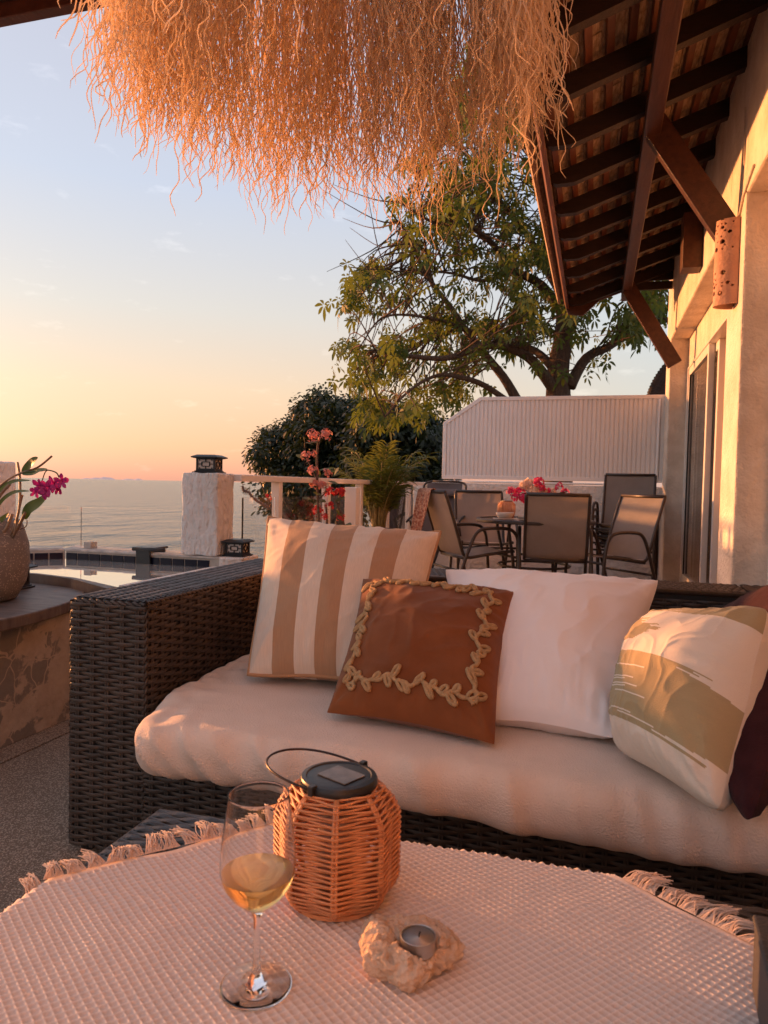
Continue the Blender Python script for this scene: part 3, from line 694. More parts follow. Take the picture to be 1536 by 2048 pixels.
# ================================================================ potted plants
def pot(parent, c, r, h, m, soil=True, name='pot'):
    mb = MB(); c = V(c)
    mb.lathe([(r*.7, 0), (r*.78, h*.05), (r*.97, h*.6), (r, h*.97), (r*.98, h), (r*.9, h), (r*.88, h*.92)], 36, c); mb.build(name, m, parent, smooth=True, sharp=50)
    mb = MB(); mb.lathe([(0.0001, h*.93), (r*.5, h*.94), (r*.89, h*.925)], 24, c); mb.build('soil', m_soil, parent, smooth=True)
pc = ony(757, 1062, 5.9); pc = V((pc.x, pc.y, 0))
palm = thing('areca_palm', 'feathery green areca palm in a dark clay pot beside the stucco wall', 'palm', tuple(pc))
HP = .56; pot(palm, pc, .20, HP+.015, m_clay)
rp_ = random.Random(21)
st = MB(); lf = MB()
for k in range(38):
    az = rp_.uniform(0, 2*pi); le = rp_.uniform(.34, .74); spread = rp_.uniform(.03, .28)
    if k in (0, 1): az = -.3+k*.8; le, spread = .72, .36
    if k == 2: az = pi; le, spread = .60, .36
    o = pc+V((.05*cos(az), .05*sin(az), HP)); dirv = V((cos(az), sin(az), 0))
    pts = []
    for i in range(13):
        f = i/12; pts.append(o+dirv*(spread*f**1.7)+V((0, 0, le*(f*1.25-.5*f**2.4*(.4+spread)))))
    st.tube(pts, [.010*(1-.8*i/12) for i in range(13)], 5)
    for i in range(4, 13):
        for sub in (0, .5):
            if i == 12 and sub: continue
            p = pts[i].lerp(pts[min(i+1, 12)], sub); tn = (pts[i]-pts[i-1]).normalized(); sd_ = tn.cross(V((0,0,1)))
            if sd_.length < .1: sd_ = V((-dirv.y, dirv.x, 0))
            sd_.normalize(); nr = sd_.cross(tn)
            for sgn in (-1, 1):
                d = (tn*.75+sd_*sgn*rp_.uniform(.5, .85)+nr*rp_.uniform(-.05, .25)).normalized()
                leaf_shape(lf, p, d, nr, rp_.uniform(.18, .27)*(1-.35*abs(i-8)/6), .014, rp_.uniform(.3, .7))
st.build('stems', m_stalk, palm, smooth=True); lf.build('fronds', m_palm, palm, kind='stuff')
pm = []
for k, (dx, dy, r) in enumerate(((-.115, -.12, .034), (-.05, -.14, .024), (-.085, -.155, .020), (-.015, -.145, .024), (.06, -.13, .022))):
    bm = bmesh.new(); bmesh.ops.create_icosphere(bm, subdivisions=3, radius=r)
    for v in bm.verts: v.co = V((v.co.x*1.15, v.co.y, v.co.z*.8))+noise.noise_vector(v.co*18+V((k,0,0)))*r*.12
    me = bpy.data.meshes.new('pebble'); bm.to_mesh(me); bm.free(); me.materials.append(m_stone); me.polygons.foreach_set('use_smooth', [True]*len(me.polygons))
    o = bpy.data.objects.new('pebble', me); COL.objects.link(o); o.location = pc+V((dx, dy, HP-.01+r*.8))
    tag(o, ['large round pale pebble at the rim of the palm pot', 'small round pale pebble lying in the palm pot'][k > 0], 'pebble', 'pale pebbles in the palm pot')

# crown of thorns
def thorn_plant(base_px, Yd, label, stems, zpot):
    b = ony(*base_px, Yd); b = V((b.x, b.y, 0))
    t = thing('crown_of_thorns', label, 'plant', tuple(b)); pot(t, b, .13, zpot, m_clay)
    w = MB(); lf = MB(); r_ = random.Random(len(stems)*7)
    for pts, rad in stems:
        sp = smooth_path([ony(x, y, Yd+dy) for x, y, dy in pts], 5); m = len(sp)
        w.tube(sp, [rad*(1-.35*i/(m-1)) for i in range(m)], 7)
        for i in range(m*5):
            p = sp[r_.randrange(m)]+V((0,0,r_.uniform(-.02,.02))); d = V((r_.gauss(0,1), r_.gauss(0,1), r_.gauss(0,.4))).normalized()
            w.tube([p, p+d*(rad+.012)], [.0018, .0003], 3, cap=False)
    w.build('stem', m_thorn, t, smooth=True)
    return t, lf, r_
def blossom(t, px, Yd, mtl, r, rnd):
    r *= 1.55; c = ony(*px, Yd); mb = MB(); k = max(12, int(r*420))
    for i in range(k):
        d = V((rnd.gauss(0,1), rnd.gauss(0,1)-.4, rnd.gauss(0,.7)+.35)).normalized(); p = c+d*r*rnd.uniform(.55, 1)
        a = d.orthogonal().normalized(); b2 = d.cross(a)
        for q in range(2):
            an = rnd.uniform(0, 6.28); e = (a*cos(an)+b2*sin(an)); s_ = e.cross(d)
            w = r*.42
            mb.add([p, p+e*w*.7+s_*w*.5+d*w*.15, p+e*w*1.1+d*w*.1, p+e*w*.7-s_*w*.5+d*w*.15], [(0,1,2,3)])
            mb.add([p, p-e*w*.7+s_*w*.5+d*w*.15, p-e*w*1.1+d*w*.1, p-e*w*.7-s_*w*.5+d*w*.15], [(0,1,2,3)])
    mb.build('blossom', mtl, t)
Yt = 4.55
t1, lf, r_ = thorn_plant((636, 1060), Yt, 'tall thorny plant with salmon flower clusters before the railing', [
    ([(640,1150,0),(638,1060,0),(636,1000,0),(634,920,0),(637,880,0)], .011), ([(636,965,0),(620,930,0),(612,918,0)], .005), ([(636,1000,0),(650,985,0),(652,970,0)], .006)], .5)
for px, r in (((627,872),.030),((651,870),.028),((613,912),.024),((626,908),.018),((626,942),.027),((655,946),.022),((632,970),.028),((644,972),.022)): blossom(t1, px, Yt-.03, m_fl_pink, r, r_)
for (x, y) in ((640,885),(628,890),(606,918),(668,950),(640,955),(617,978),(660,985),(645,992),(622,1000),(655,962)):
    d = V((r_.uniform(-1,1), r_.uniform(-.6,.2), r_.uniform(-.1,.6))).normalized(); leaf_shape(lf, ony(x, y, Yt), d, V((0,-.5,1)).normalized(), .075, .036, .2)
lf.build('leaves', m_tleaf, t1)
t2, lf, r_ = thorn_plant((680, 1070), Yt+.1, 'short thorny plant with bright red flowers beside the thick white post', [
    ([(660,1150,0),(655,1060,0),(652,1010,0)], .010), ([(685,1150,0),(688,1050,0),(670,1000,-.03)], .010), ([(665,1150,0),(672,1060,0),(680,990,0)], .009), ([(628,1150,0),(630,1060,0),(632,1020,0)], .009)], .48)
for px, r in (((660,986),.028),((679,985),.028),((660,1012),.022),((634,1023),.030),((648,1034),.018),((681,1035),.020)): blossom(t2, px, Yt+.07, m_fl_red, r, r_)
for (x, y, s) in ((648,1000,.09),(652,1004,.08),(690,995,.07),(700,1045,.09),(640,1045,.08),(660,1048,.09),(680,1050,.08),(625,1050,.07),(672,1020,.07)):
    d = V((r_.uniform(-1,1), r_.uniform(-.6,.2), r_.uniform(-.5,.4))).normalized(); leaf_shape(lf, ony(x, y, Yt+.08), d, V((0,-.6,.8)).normalized(), s, s*.55, .2)
lf.build('leaves', m_tleaf, t2)
t3, lf, r_ = thorn_plant((585, 1070), Yt-.2, 'bare curling thorny stem with one red bloom before the railing', [
    ([(600,1120,0),(575,1040,0),(545,1020,0),(510,1000,0),(498,985,0),(488,982,0),(485,972,0)], .011), ([(575,1040,0),(553,1018,0),(541,995,0)], .009)], .45)
blossom(t3, (538, 993), Yt-.22, m_fl_red, .018, r_)

# ---------------------------------------------------------------- slab, pot and orchid on the left
ped = thing('pool_plinth', 'curved masonry plinth with flaking paint and a dark slate top', 'plinth', (-2.2, 2.1, 0))
def arc(off): # convex outline, offset outwards
    pts = []
    for k in range(25):
        a = radians(-55+k*4.9); pts.append((-2.62+(.70+off)*cos(a), 2.02+(.70+off)*sin(a)))
    return pts
def plinth_mat():
    m = mat('flaking_plaster', (.30,.245,.195), (.40,.335,.275), 9, .85, .5, 50, 6)
    t = m.node_tree; L = t.links.new; b = t.nodes['Principled BSDF']; tc = N(t, 'ShaderNodeTexCoord')
    n = N(t, 'ShaderNodeTexNoise'); n.inputs['Scale'].default_value = 3.6; n.inputs['Detail'].default_value = 7; n.inputs['Roughness'].default_value = .62; L(tc.outputs['Object'], n.inputs['Vector'])
    g = N(t, 'ShaderNodeValToRGB'); g.color_ramp.elements[0].position = .49; g.color_ramp.elements[1].position = .51; L(n.outputs[0], g.inputs[0])
    vo = N(t, 'ShaderNodeTexVoronoi', feature='DISTANCE_TO_EDGE'); vo.inputs['Scale'].default_value = 11
    n3 = N(t, 'ShaderNodeTexNoise'); n3.inputs['Scale'].default_value = 6; L(tc.outputs['Object'], n3.inputs['Vector'])
    mxv = N(t, 'ShaderNodeMix', data_type='RGBA'); mxv.inputs[0].default_value = .12; L(tc.outputs['Object'], mxv.inputs[6]); L(n3.outputs['Color'], mxv.inputs[7]); L(mxv.outputs[2], vo.inputs['Vector'])
    lt = N(t, 'ShaderNodeMath', operation='LESS_THAN'); lt.inputs[1].default_value = .022; L(vo.outputs['Distance'], lt.inputs[0])
    inv = N(t, 'ShaderNodeMath', operation='SUBTRACT'); L(g.outputs[0], inv.inputs[0]); L(lt.outputs[0], inv.inputs[1]); inv.use_clamp = True
    mx = N(t, 'ShaderNodeMix', data_type='RGBA'); src = b.inputs['Base Color'].links[0].from_socket
    L(inv.outputs[0], mx.inputs[0]); L(src, mx.inputs[6]); mx.inputs[7].default_value = (.175, .155, .14, 1); L(mx.outputs[2], b.inputs['Base Color'])
    return m
body_o = [(-1.99, 1.2), (-1.972, 1.7), (-1.968, 2.1), (-1.966, 2.35), (-1.96, 2.55), (-1.955, 2.735), (-3.0, 2.735), (-3.0, 1.2)]
slab_o = [(-1.935, 1.2), (-1.912, 1.6), (-1.905, 1.9), (-1.908, 2.1), (-1.93, 2.26), (-1.965, 2.40), (-2.01, 2.52), (-2.08, 2.60), (-2.2, 2.66), (-2.4, 2.71), (-3.0, 2.73), (-3.0, 1.2)]
mb = MB(); mb.prism(body_o, 0, .425); mb.build('body', plinth_mat(), ped)
mb = MB(); mb.prism(slab_o, .4255, .47); mb.build('slab', m_slate, ped, bevel=.006)
pp = onz(-38, 1200, .47); pp.z = .47
orc = thing('speckled_pot', 'speckled grey-brown terrazzo pot standing on the slate slab', 'pot', tuple(pp))
mb = MB(); mb.lathe([(.10, 0), (.125, .008), (.160, .075), (.172, .15), (.168, .22), (.148, .29), (.138, .312), (.130, .315), (.124, .308), (.13, .28)], 48, pp); mb.build('shell', m_pot, orc, smooth=True, sharp=60)
mb = MB(); mb.lathe([(.0001, .285), (.06, .288), (.131, .278)], 24, pp); mb.build('soil', m_soil, orc, smooth=True)
orch = thing('orchid', 'orchid with magenta blooms and strappy leaves growing in the speckled pot', 'orchid', tuple(pp+V((0,0,.29))))
Yo = pp.y-.04
def OP(x, y, dy=0): return ony(x, y, Yo+dy)
for pts, r in (([(22,1072,0),(38,1020,-.02),(40,960,0),(35,925,.02)], .0045), ([(25,1075,0),(45,1038,-.03),(50,1025,-.04)], .006), ([(-10,1075,0),(10,1060,0),(25,1028,.02)], .006), ([(28,1070,-.02),(40,1010,-.01),(45,990,0)], .004),
               ([(-20,990,0),(15,960,0),(45,945,0),(75,935,0),(104,912,.02)], .0038), ([(-20,1060,0),(-5,1000,0),(20,968,0)], .006), ([(35,1060,.02),(52,1053,.02),(54,1040,.02)], .002)):
    mb = MB(); sp = smooth_path([OP(*p) for p in pts], 4); mb.tube(sp, r, 6); mb.build('cane', m_cane, orch, smooth=True)
mb = MB(); sp = smooth_path([OP(*p) for p in ((45,945,0),(80,942,-.02),(95,940,-.04),(112,945,-.05),(118,955,-.05))], 4); mb.tube(sp, .0025, 5); sp = smooth_path([OP(*p) for p in ((84,962,-.04),(90,945,-.04),(96,940,-.04))], 4); mb.tube(sp, .002, 5); mb.build('flower_stalk', m_orleaf, orch, smooth=True)
def strap(pts, w, name='leaf'):
    sp = smooth_path([OP(*p) for p in pts], 5); m = len(sp); mb = MB(); vs = []
    for i, p in enumerate(sp):
        f = i/(m-1); tn = (sp[min(i+1, m-1)]-sp[max(i-1, 0)]).normalized(); sd_ = tn.cross(V((.25,-1,.25)).normalized()).normalized()
        ww = w*max(.03, sin(pi*min(1, f**.75))**.7); up = sd_.cross(tn)*ww*.18
        vs += [p-sd_*ww+up, p, p+sd_*ww+up]
    mb.add(vs, [(3*i+k, 3*i+k+1, 3*i+4+k, 3*i+3+k) for i in range(m-1) for k in (0, 1)]); mb.build(name, m_orleaf, orch, smooth=True)
strap([(45,948,0),(55,935,0),(66,922,-.02),(76,915,-.03)], .017); strap([(44,948,0),(65,946,-.01),(80,940,-.03),(95,938,-.05)], .009)
strap([(-15,1000,0),(5,975,0),(30,962,-.01),(62,961,-.04)], .008); strap([(-15,1030,0),(5,1000,0),(30,984,-.02),(60,982,-.05)], .008)
strap([(48,1038,-.02),(58,1018,-.03),(78,1005,-.04),(97,988,-.05)], .021); strap([(-10,1050,0),(5,1038,0),(18,1026,-.02)], .011)
rf = random.Random(4)
for (x, y, s) in ((82,972,.036),(98,975,.036),(110,968,.036),(90,984,.030),(72,984,.024),(124,962,.030),(118,975,.030)):
    c = OP(x, y, -.05+rf.uniform(-.02,.02)); d0 = V((rf.uniform(-.3,.7), -1, rf.uniform(-.7,.1))).normalized(); a = d0.orthogonal().normalized(); b2 = d0.cross(a); ph = rf.uniform(0, 6)
    mb = MB()
    for k in range(5):
        an = ph+k*2*pi/5; e = (a*cos(an)+b2*sin(an)+d0*.35).normalized(); s_ = e.cross(d0).normalized(); w = s*(.62 if k % 2 else .42)
        vs = []
        for f, q, h in ((0,.12,0), (.35,.8,.05), (.7,1,.05), (1,.35,-.06)):
            p = c+e*s*f+d0*s*h; vs += [p-s_*w*q*.6, p+d0*s*.08*(1-f), p+s_*w*q*.6]
        mb.add(vs, [(3*i+k2, 3*i+k2+1, 3*i+4+k2, 3*i+3+k2) for i in range(3) for k2 in (0, 1)])
    mb.lathe([(.0001, 0), (s*.16, s*.1), (s*.1, s*.3), (.0001, s*.32)], 8, c)
    mb.build('bloom', m_orch, orch, smooth=True)
# ================================================================ wicker
def weave(name, o, u, v, n, Wd, Hd, pu, pv, m, parent, amp=.0052, stake=True, seg=4, phase=0):
    """woven strands along u, stacked along v, bulging along n over upright stakes"""
    o, u, v, n = V(o), V(u).normalized(), V(v).normalized(), V(n).normalized()
    mb = MB(); nu = max(1, round(Wd/pu)); pu = Wd/nu; nr = max(1, round(Hd/pv)); pv = Hd/nr
    rnd = random.Random(nu*31+nr)
    for r in range(nr):
        vs = []; c = (r+.5)*pv; jit = rnd.uniform(-.0009, .0009); amp_ = amp*rnd.uniform(.75, 1.15); ps_ = rnd.uniform(-.06, .06)
        for i in range(nu*seg+1):
            x = i*pu/seg; h = amp_*cos(pi*(x/pu-.5+r+phase+ps_))
            hh = h
            w = pv*(.49 if h > 0 else .36)
            p = o+u*x+v*(c+jit)+n*(hh+.005)
            vs += [p-v*w-n*.0014, p+n*.0006, p+v*w-n*.0014]
        k = nu*seg
        mb.add(vs, [(3*i+q, 3*i+3+q, 3*i+4+q, 3*i+1+q) for i in range(k) for q in (0, 1)])
    if stake:
        for i in range(nu):
            for dx in (-.0032, .0032):
                x = (i+.5)*pu+dx; p = o+u*x+n*.0055
                mb.add([p-u*.0026-n*.001, p+n*.0008, p+u*.0026-n*.001, p-u*.0026-n*.001+v*Hd, p+n*.0008+v*Hd, p+u*.0026-n*.001+v*Hd], [(0,1,4,3), (1,2,5,4)])
    return mb.build(name, m, parent, smooth=True, kind='stuff')
sofa = thing('wicker_sofa', 'dark brown wicker lounge sofa with high arms facing the waffle-covered table', 'sofa', (-.3, 2, 0))
AX0, AX1, AY0, AY1, AZ = -1.258, -1.043, 1.528, 2.56, .655
BY = 2.345
mb = MB(); mb.box((AX0, AY0, .02), (AX1, AY1, AZ-.006)); ar = mb.build('arm', m_wickerd, sofa, bevel=.008)
weave('arm_weave', (AX0, AY0-.001, .02), (1,0,0), (0,0,1), (0,-1,0), AX1-AX0, AZ-.035, .043, .0102, m_wicker, ar)
weave('arm_weave', (AX1+.001, AY0, .02), (0,1,0), (0,0,1), (1,0,0), BY-AY0, AZ-.03, .043, .0102, m_wicker, ar)
weave('arm_weave', (AX0-.001, AY1, .02), (0,-1,0), (0,0,1), (-1,0,0), AY1-AY0, AZ-.03, .043, .0102, m_wicker, ar)
weave('arm_weave', (AX0+.008, AY0+.004, AZ-.006), (1,0,0), (0,1,0), (0,0,1), AX1-AX0-.016, AY1-AY0-.01, .034, .0105, m_wicker, ar, amp=.0032)
for a, b in (((AX0+.006, AY0+.004, AZ-.012), (AX1-.004, AY0+.004, AZ-.012)), ((AX0+.005, AY0+.004, AZ-.010), (AX0+.005, AY1, AZ-.010)), ((AX1-.004, AY0+.004, AZ-.010), (AX1-.004, BY, AZ-.010)), ((AX1-.002, AY0+.002, .02), (AX1-.002, AY0+.002, AZ-.016)), ((AX0+.002, AY0+.002, .02), (AX0+.002, AY0+.002, AZ-.016))):
    a, b = V(a), V(b); L = (b-a).length; mb = MB(); k = int(L/.006); d = (b-a).normalized(); e = d.orthogonal().normalized(); g = d.cross(e)
    for s_ in (0, pi):
        mb.tube([a+d*(L*i/k)+(e*cos(i*.9+s_)+g*sin(i*.9+s_))*.0035 for i in range(k+1)], .0045, 5, cap=False)
    mb.build('edge_braid', m_wicker, ar, smooth=True, kind='stuff')
RX0, RX1 = .445, .655
mb = MB(); mb.box((RX0, AY0, .02), (RX1, AY1, AZ-.006)); ar2 = mb.build('arm', m_wickerd, sofa, bevel=.008)
weave('arm_weave', (RX0, AY0-.001, .02), (1,0,0), (0,0,1), (0,-1,0), RX1-RX0, AZ-.03, .043, .0102, m_wicker, ar2)
weave('arm_weave', (RX0+.008, AY0+.004, AZ-.006), (1,0,0), (0,1,0), (0,0,1), RX1-RX0-.016, AY1-AY0-.01, .034, .0105, m_wicker, ar2, amp=.0032)
mb = MB(); mb.box((AX1, BY, .02), (RX0, AY1, AZ-.006)); bk = mb.build('backrest', m_wickerd, sofa, bevel=.008)
weave('back_weave', (AX1, BY-.001, .33), (1,0,0), (0,0,1), (0,-1,0), RX0-AX1, AZ-.36, .043, .0102, m_wicker, bk)
weave('back_weave', (AX1, BY+.006, AZ-.006), (0,1,0), (1,0,0), (0,0,1), AY1-BY-.012, RX0-AX1, .034, .0105, m_wicker, bk, amp=.0032)
mb = MB(); mb.tube([(AX1, BY+.004, AZ-.010), (RX0, BY+.004, AZ-.010)], .009, 8); mb.build('edge_braid', m_wicker, bk, smooth=True)
mb = MB(); mb.box((AX1, AY0+.002, .04), (RX0, BY, .30)); bs = mb.build('seat_base', m_wickerd, sofa)
weave('base_weave', (AX1, AY0, .04), (1,0,0), (0,0,1), (0,-1,0), RX0-AX1, .26, .043, .0102, m_wicker, bs)
for x, y in ((AX0+.03, AY0+.03), (RX1-.03, AY0+.03), (AX0+.03, AY1-.03), (RX1-.03, AY1-.03)):
    mb = MB(); mb.lathe([(.018, 0), (.02, .02)], 12, (x, y, 0)); mb.build('foot', m_black, sofa)

# ---------------------------------------------------------------- seat mattress
def seat_fn(s, q):
    # q runs round the section: 0 back-bottom, front-bottom, front-top, back-top
    hx = 2*s-1
    yf, yb, zb, zt = 1.305, 2.335, .312, .430
    r = .052; w = yb-yf; h = zt-zb
    per = 2*(w+h); d = q*per
    if d < w: y, z = yb-d, zb
    elif d < w+h: y, z = yf, zb+(d-w)
    elif d < 2*w+h: y, z = yf+(d-w-h), zt
    else: y, z = yb, zt-(d-2*w-h)
    # round corners
    cy = min(max(y, yf+r), yb-r); cz = min(max(z, zb+r), zt-r); dy, dz = y-cy, z-cz
    l = math.hypot(dy, dz)
    if l > 1e-6: y, z = cy+dy/l*min(l, r), cz+dz/l*min(l, r)
    e = 1-abs(hx); er = .06/1.5
    k = 1
    if e < er*2: t_ = 1-e/(er*2); k = sqrt(max(0.0, 1-t_**2.2))
    zc = (zb+zt)/2; z = zc+(z-zc)*(.02+.98*k)
    yc = 1.85; y = yc+(y-yc)*(.90+.10*k)
    fr = max(0, min(1, (1.62-y)/.3))
    xl = -1.035+.105*fr**1.3; xr = .44
    x = xl+(xr-xl)*s
    front = max(0, min(1, (1.50-y)/.16))
    g = noise.noise(V((x*10+z*2, z*4+y*2, 2)))*.019*front+noise.noise(V((x*24+z*5, z*6, 7)))*.010*front
    for xk, am_ in ((-.885,.012), (-.83,.010), (-.76,.013), (-.69,.008), (-.60,.011), (-.47,.006), (-.30,.005), (-.12,.006), (.10,.006), (.28,.007)): g += am_*math.exp(-((x-xk+(z-.37)*(.9 if xk < -.5 else .3))/.013)**2)*front
    lw = max(0, 1-s/.16); g2 = (noise.noise(V((x*20+y*6, y*16, 5)))*.013+noise.noise(V((x*9, y*30, 8)))*.008)*lw
    big = noise.noise(V((x*2.6, y*3.2, 1)))*.006+noise.noise(V((x*7, y*9, 4)))*.0022+.022*math.exp(-((x+.25)/.6)**2)*max(0, sin(pi*min(1, max(0, (y-1.3)/1.0))))*(-.4 if z > .37 else 0)
    sag = .012*sin(x*4.2+.6)*front*(1 if z < .37 else .3)
    return (x, y-g-g2*.6*front, z+big*(1 if z > .36 else .4)+g2*(1 if z > .36 else 0)-sag)
mb = MB(); mb.grid(seat_fn, 150, 190)
seat = tag(mb.build('seat_mattress', m_seat, smooth=True), 'long beige terry seat mattress lying across the wicker sofa', 'mattress')

# ---------------------------------------------------------------- cushions
def pillow(name, label, TL, TR, BR, BL, t, m, n=48, pull=.05, q=.55, p=2.6, wr=.006, seed=1, piping=None, back=1.0, grp=None, sag=0, ear=.075):
    TL, TR, BR, BL = map(V, (TL, TR, BR, BL))
    Nn = ((TR-TL)+(BR-BL)).cross((TL-BL)+(TR-BR)).normalized()
    cen = (TL+TR+BR+BL)/4
    def S_(u, v, side=1):
        a, b = 2*u-1, 2*v-1
        a2 = a*(1-pull*(1-b*b)); b2 = b*(1-pull*(1-a*a))
        cr_ = 1-ear*(a*a*b*b)**3; a2 *= cr_; b2 *= cr_
        U_, V_ = (a2+1)/2, (b2+1)/2
        P_ = (BL*(1-U_)+BR*U_)*(1-V_)+(TL*(1-U_)+TR*U_)*V_
        h = max(0, (1-abs(a)**p)*(1-abs(b)**p))**q
        edge = min(1-abs(a), 1-abs(b))
        # creases running into the corners and along the seams
        w = 0
        for sx in (-1, 1):
            for sy in (-1, 1):
                dx, dy = a-sx, b-sy; rr = math.hypot(dx, dy)+1e-6; an = atan2(dy*sy, dx*sx)
                w += sin(an*9+seed*1.7+sx)*math.exp(-rr*2.6)*min(1, rr*3)
        w2 = noise.noise(V((u*4.2, v*4.2, seed)))+.5*noise.noise(V((u*9, v*9, seed+5)))
        pk = noise.noise(V((u*26, seed*3.1, 0)))*math.exp(-(1-abs(b))*9)+noise.noise(V((v*26, seed*5.3, 1)))*math.exp(-(1-abs(a))*9)
        wx, wy = u+.12*noise.noise(V((u*3, v*3, seed+2))), v+.12*noise.noise(V((u*3, v*3, seed+4)))
        rg = (1-abs(noise.noise(V((wx*3.1+wy*1.2, wy*5.5-wx*2, seed+7)))))**7+.7*(1-abs(noise.noise(V((wx*6-wy*3, wy*3.5+wx*2, seed+11)))))**9
        off = t*.5*h+(w*.9*wr+w2*wr*.6+pk*wr*2.0+(rg-.5)*wr*.42)*min(1, edge*7)
        P_ = P_+Nn*(off if side > 0 else -off*back)
        if sag: P_ = P_+V((0,0,-sag*(1-a*a)*max(0, b)**2))
        P_ = P_+Nn*(noise.noise(V((u*3, v*3, seed+9)))*.006)
        return P_
    t0 = thing(name, label, 'cushion', tuple((BL+BR)/2), grp)
    mb = MB(); mb.grid(lambda u, v: S_(u, v, 1), n, n); mb.grid(lambda u, v: S_(1-u, v, -1), n//2, n//2)
    c = mb.build('cover', m, t0, smooth=True)
    if piping:
        pts = [S_(i/n, 0) for i in range(n)]+[S_(1, i/n) for i in range(n)]+[S_(1-i/n, 1) for i in range(n)]+[S_(0, 1-i/n) for i in range(n)]
        mb = MB(); mb.tube(pts, piping[0], 6, closed=True); mb.build('piping', piping[1], t0, smooth=True)
    return t0, S_, Nn, c
def uvmat(name, rough=.9):
    m = bpy.data.materials.new(name); m.use_nodes = True; return m, m.node_tree, m.node_tree.nodes['Principled BSDF']
m_strip, t, b = uvmat('striped_linen'); b.inputs['Roughness'].default_value = .92; b.inputs['Specular IOR Level'].default_value = .2; b.inputs['Sheen Weight'].default_value = .15
uv = N(t, 'ShaderNodeUVMap'); sp = N(t, 'ShaderNodeSeparateXYZ'); t.links.new(uv.outputs[0], sp.inputs[0])
cr = N(t, 'ShaderNodeValToRGB'); cr.color_ramp.interpolation = 'CONSTANT'
cream, tan = (.74,.58,.45,1), (.44,.225,.105,1)
els = cr.color_ramp.elements; els[0].position = 0; els[0].color = cream; els[1].position = .157; els[1].color = tan
for k, ps in enumerate((.303, .433, .567, .708, .837)):
    e = els.new(ps); e.color = cream if k % 2 == 0 else tan
t.links.new(sp.outputs[0], cr.inputs[0])
nz = N(t, 'ShaderNodeTexNoise'); nz.inputs['Scale'].default_value = 1; nz.inputs['Detail'].default_value = 3
mp = N(t, 'ShaderNodeMapping'); mp.inputs['Scale'].default_value = (260, 18, 1); t.links.new(uv.outputs[0], mp.inputs[0]); t.links.new(mp.outputs[0], nz.inputs['Vector'])
mx = N(t, 'ShaderNodeMix', data_type='RGBA', blend_type='MULTIPLY'); mx.inputs[0].default_value = .35
t.links.new(cr.outputs[0], mx.inputs[6]); t.links.new(nz.outputs[0], mx.inputs[7])
br = N(t, 'ShaderNodeBrightContrast'); br.inputs[1].default_value = .04; t.links.new(mx.outputs[2], br.inputs[0]); t.links.new(br.outputs[0], b.inputs['Base Color'])
bp = N(t, 'ShaderNodeBump'); bp.inputs['Strength'].default_value = .25; bp.inputs['Distance'].default_value = .002; t.links.new(nz.outputs[0], bp.inputs['Height']); t.links.new(bp.outputs[0], b.inputs['Normal'])
m_tanp = mat('tan_piping', (.42,.22,.11), None, rough=.9)
pillow('striped_cushion', 'square cushion with wide tan and cream stripes leaning in the sofa corner', ony(535,1032,2.25), ony(884,1062,2.25), onz(812,1374,.45), onz(494,1352,.45), .23, m_strip, n=70, pull=.045, p=2.2, wr=.008, seed=3, piping=(.005, m_tanp), sag=.022, ear=.015)
pillow('white_cushion', 'large plain white cotton cushion leaning on the sofa back', ony(884,1135,2.20), ony(1325,1157,2.20), onz(1242,1484,.445), onz(930,1438,.445), .22, m_wpil, n=90, pull=.06, p=2.2, wr=.0075, seed=6, sag=.02, ear=.035)
vt, VS, VN, _ = pillow('rust_cushion', 'rust brown velvet cushion bordered with tan looped cord', ony(724,1155,1.87), ony(1034,1181,1.87), onz(992,1494,.44), onz(650,1428,.44), .18, m_velvet, n=70, pull=.085, p=2.1, wr=.008, seed=12, ear=.02)
# looped cord border: a wandering vine with leaf loops
rc = random.Random(9)
cs = [(.105,.125), (.885,.125), (.89,.885), (.11,.885)]
def vsurf(u, v, h=.003): return VS(min(max(u, .03), .97), min(max(v, .03), .97))+VN*h
for i in range(4):
    a, b_ = V(cs[i]), V(cs[(i+1) % 4]); d = (b_-a); L_ = d.length; d.normalize(); o_ = V((d.y, -d.x)); ph = rc.uniform(0, 6)
    def vine(f): return a+d*(L_*f)+o_*(.013*sin(f*23+ph)+.008*sin(f*51+ph*2))
    sp3 = [vsurf(*vine(k/90)) for k in range(91)]
    mb = MB(); mb.tube(sp3, [.0050+.0012*noise.noise(p*190) for p in sp3], 7); mb.build('cord_vine', m_cord, vt, smooth=True)
    f = .03; sgn = 1
    while f < .97:
        c = vine(f); ang = rc.uniform(.5, 1.15); dirl = (d*cos(ang)+o_*sgn*sin(ang)); pr_ = V((-dirl.y, dirl.x)); ll = rc.uniform(.04, .075); ww = rc.uniform(.009, .014)
        pts3 = []
        for k in range(17):
            t_ = 2*pi*k/16; q = c+dirl*(ll*(.5-.5*cos(t_)))+pr_*(ww*sin(t_)); pts3.append(vsurf(q.x, q.y, .004))
        mb = MB(); mb.tube(pts3, [.0048+.001*noise.noise(p*190) for p in pts3], 6); mb.build('cord_leaf', m_cord, vt, smooth=True)
        f += rc.uniform(.045, .10); sgn = -sgn if rc.random() < .75 else sgn
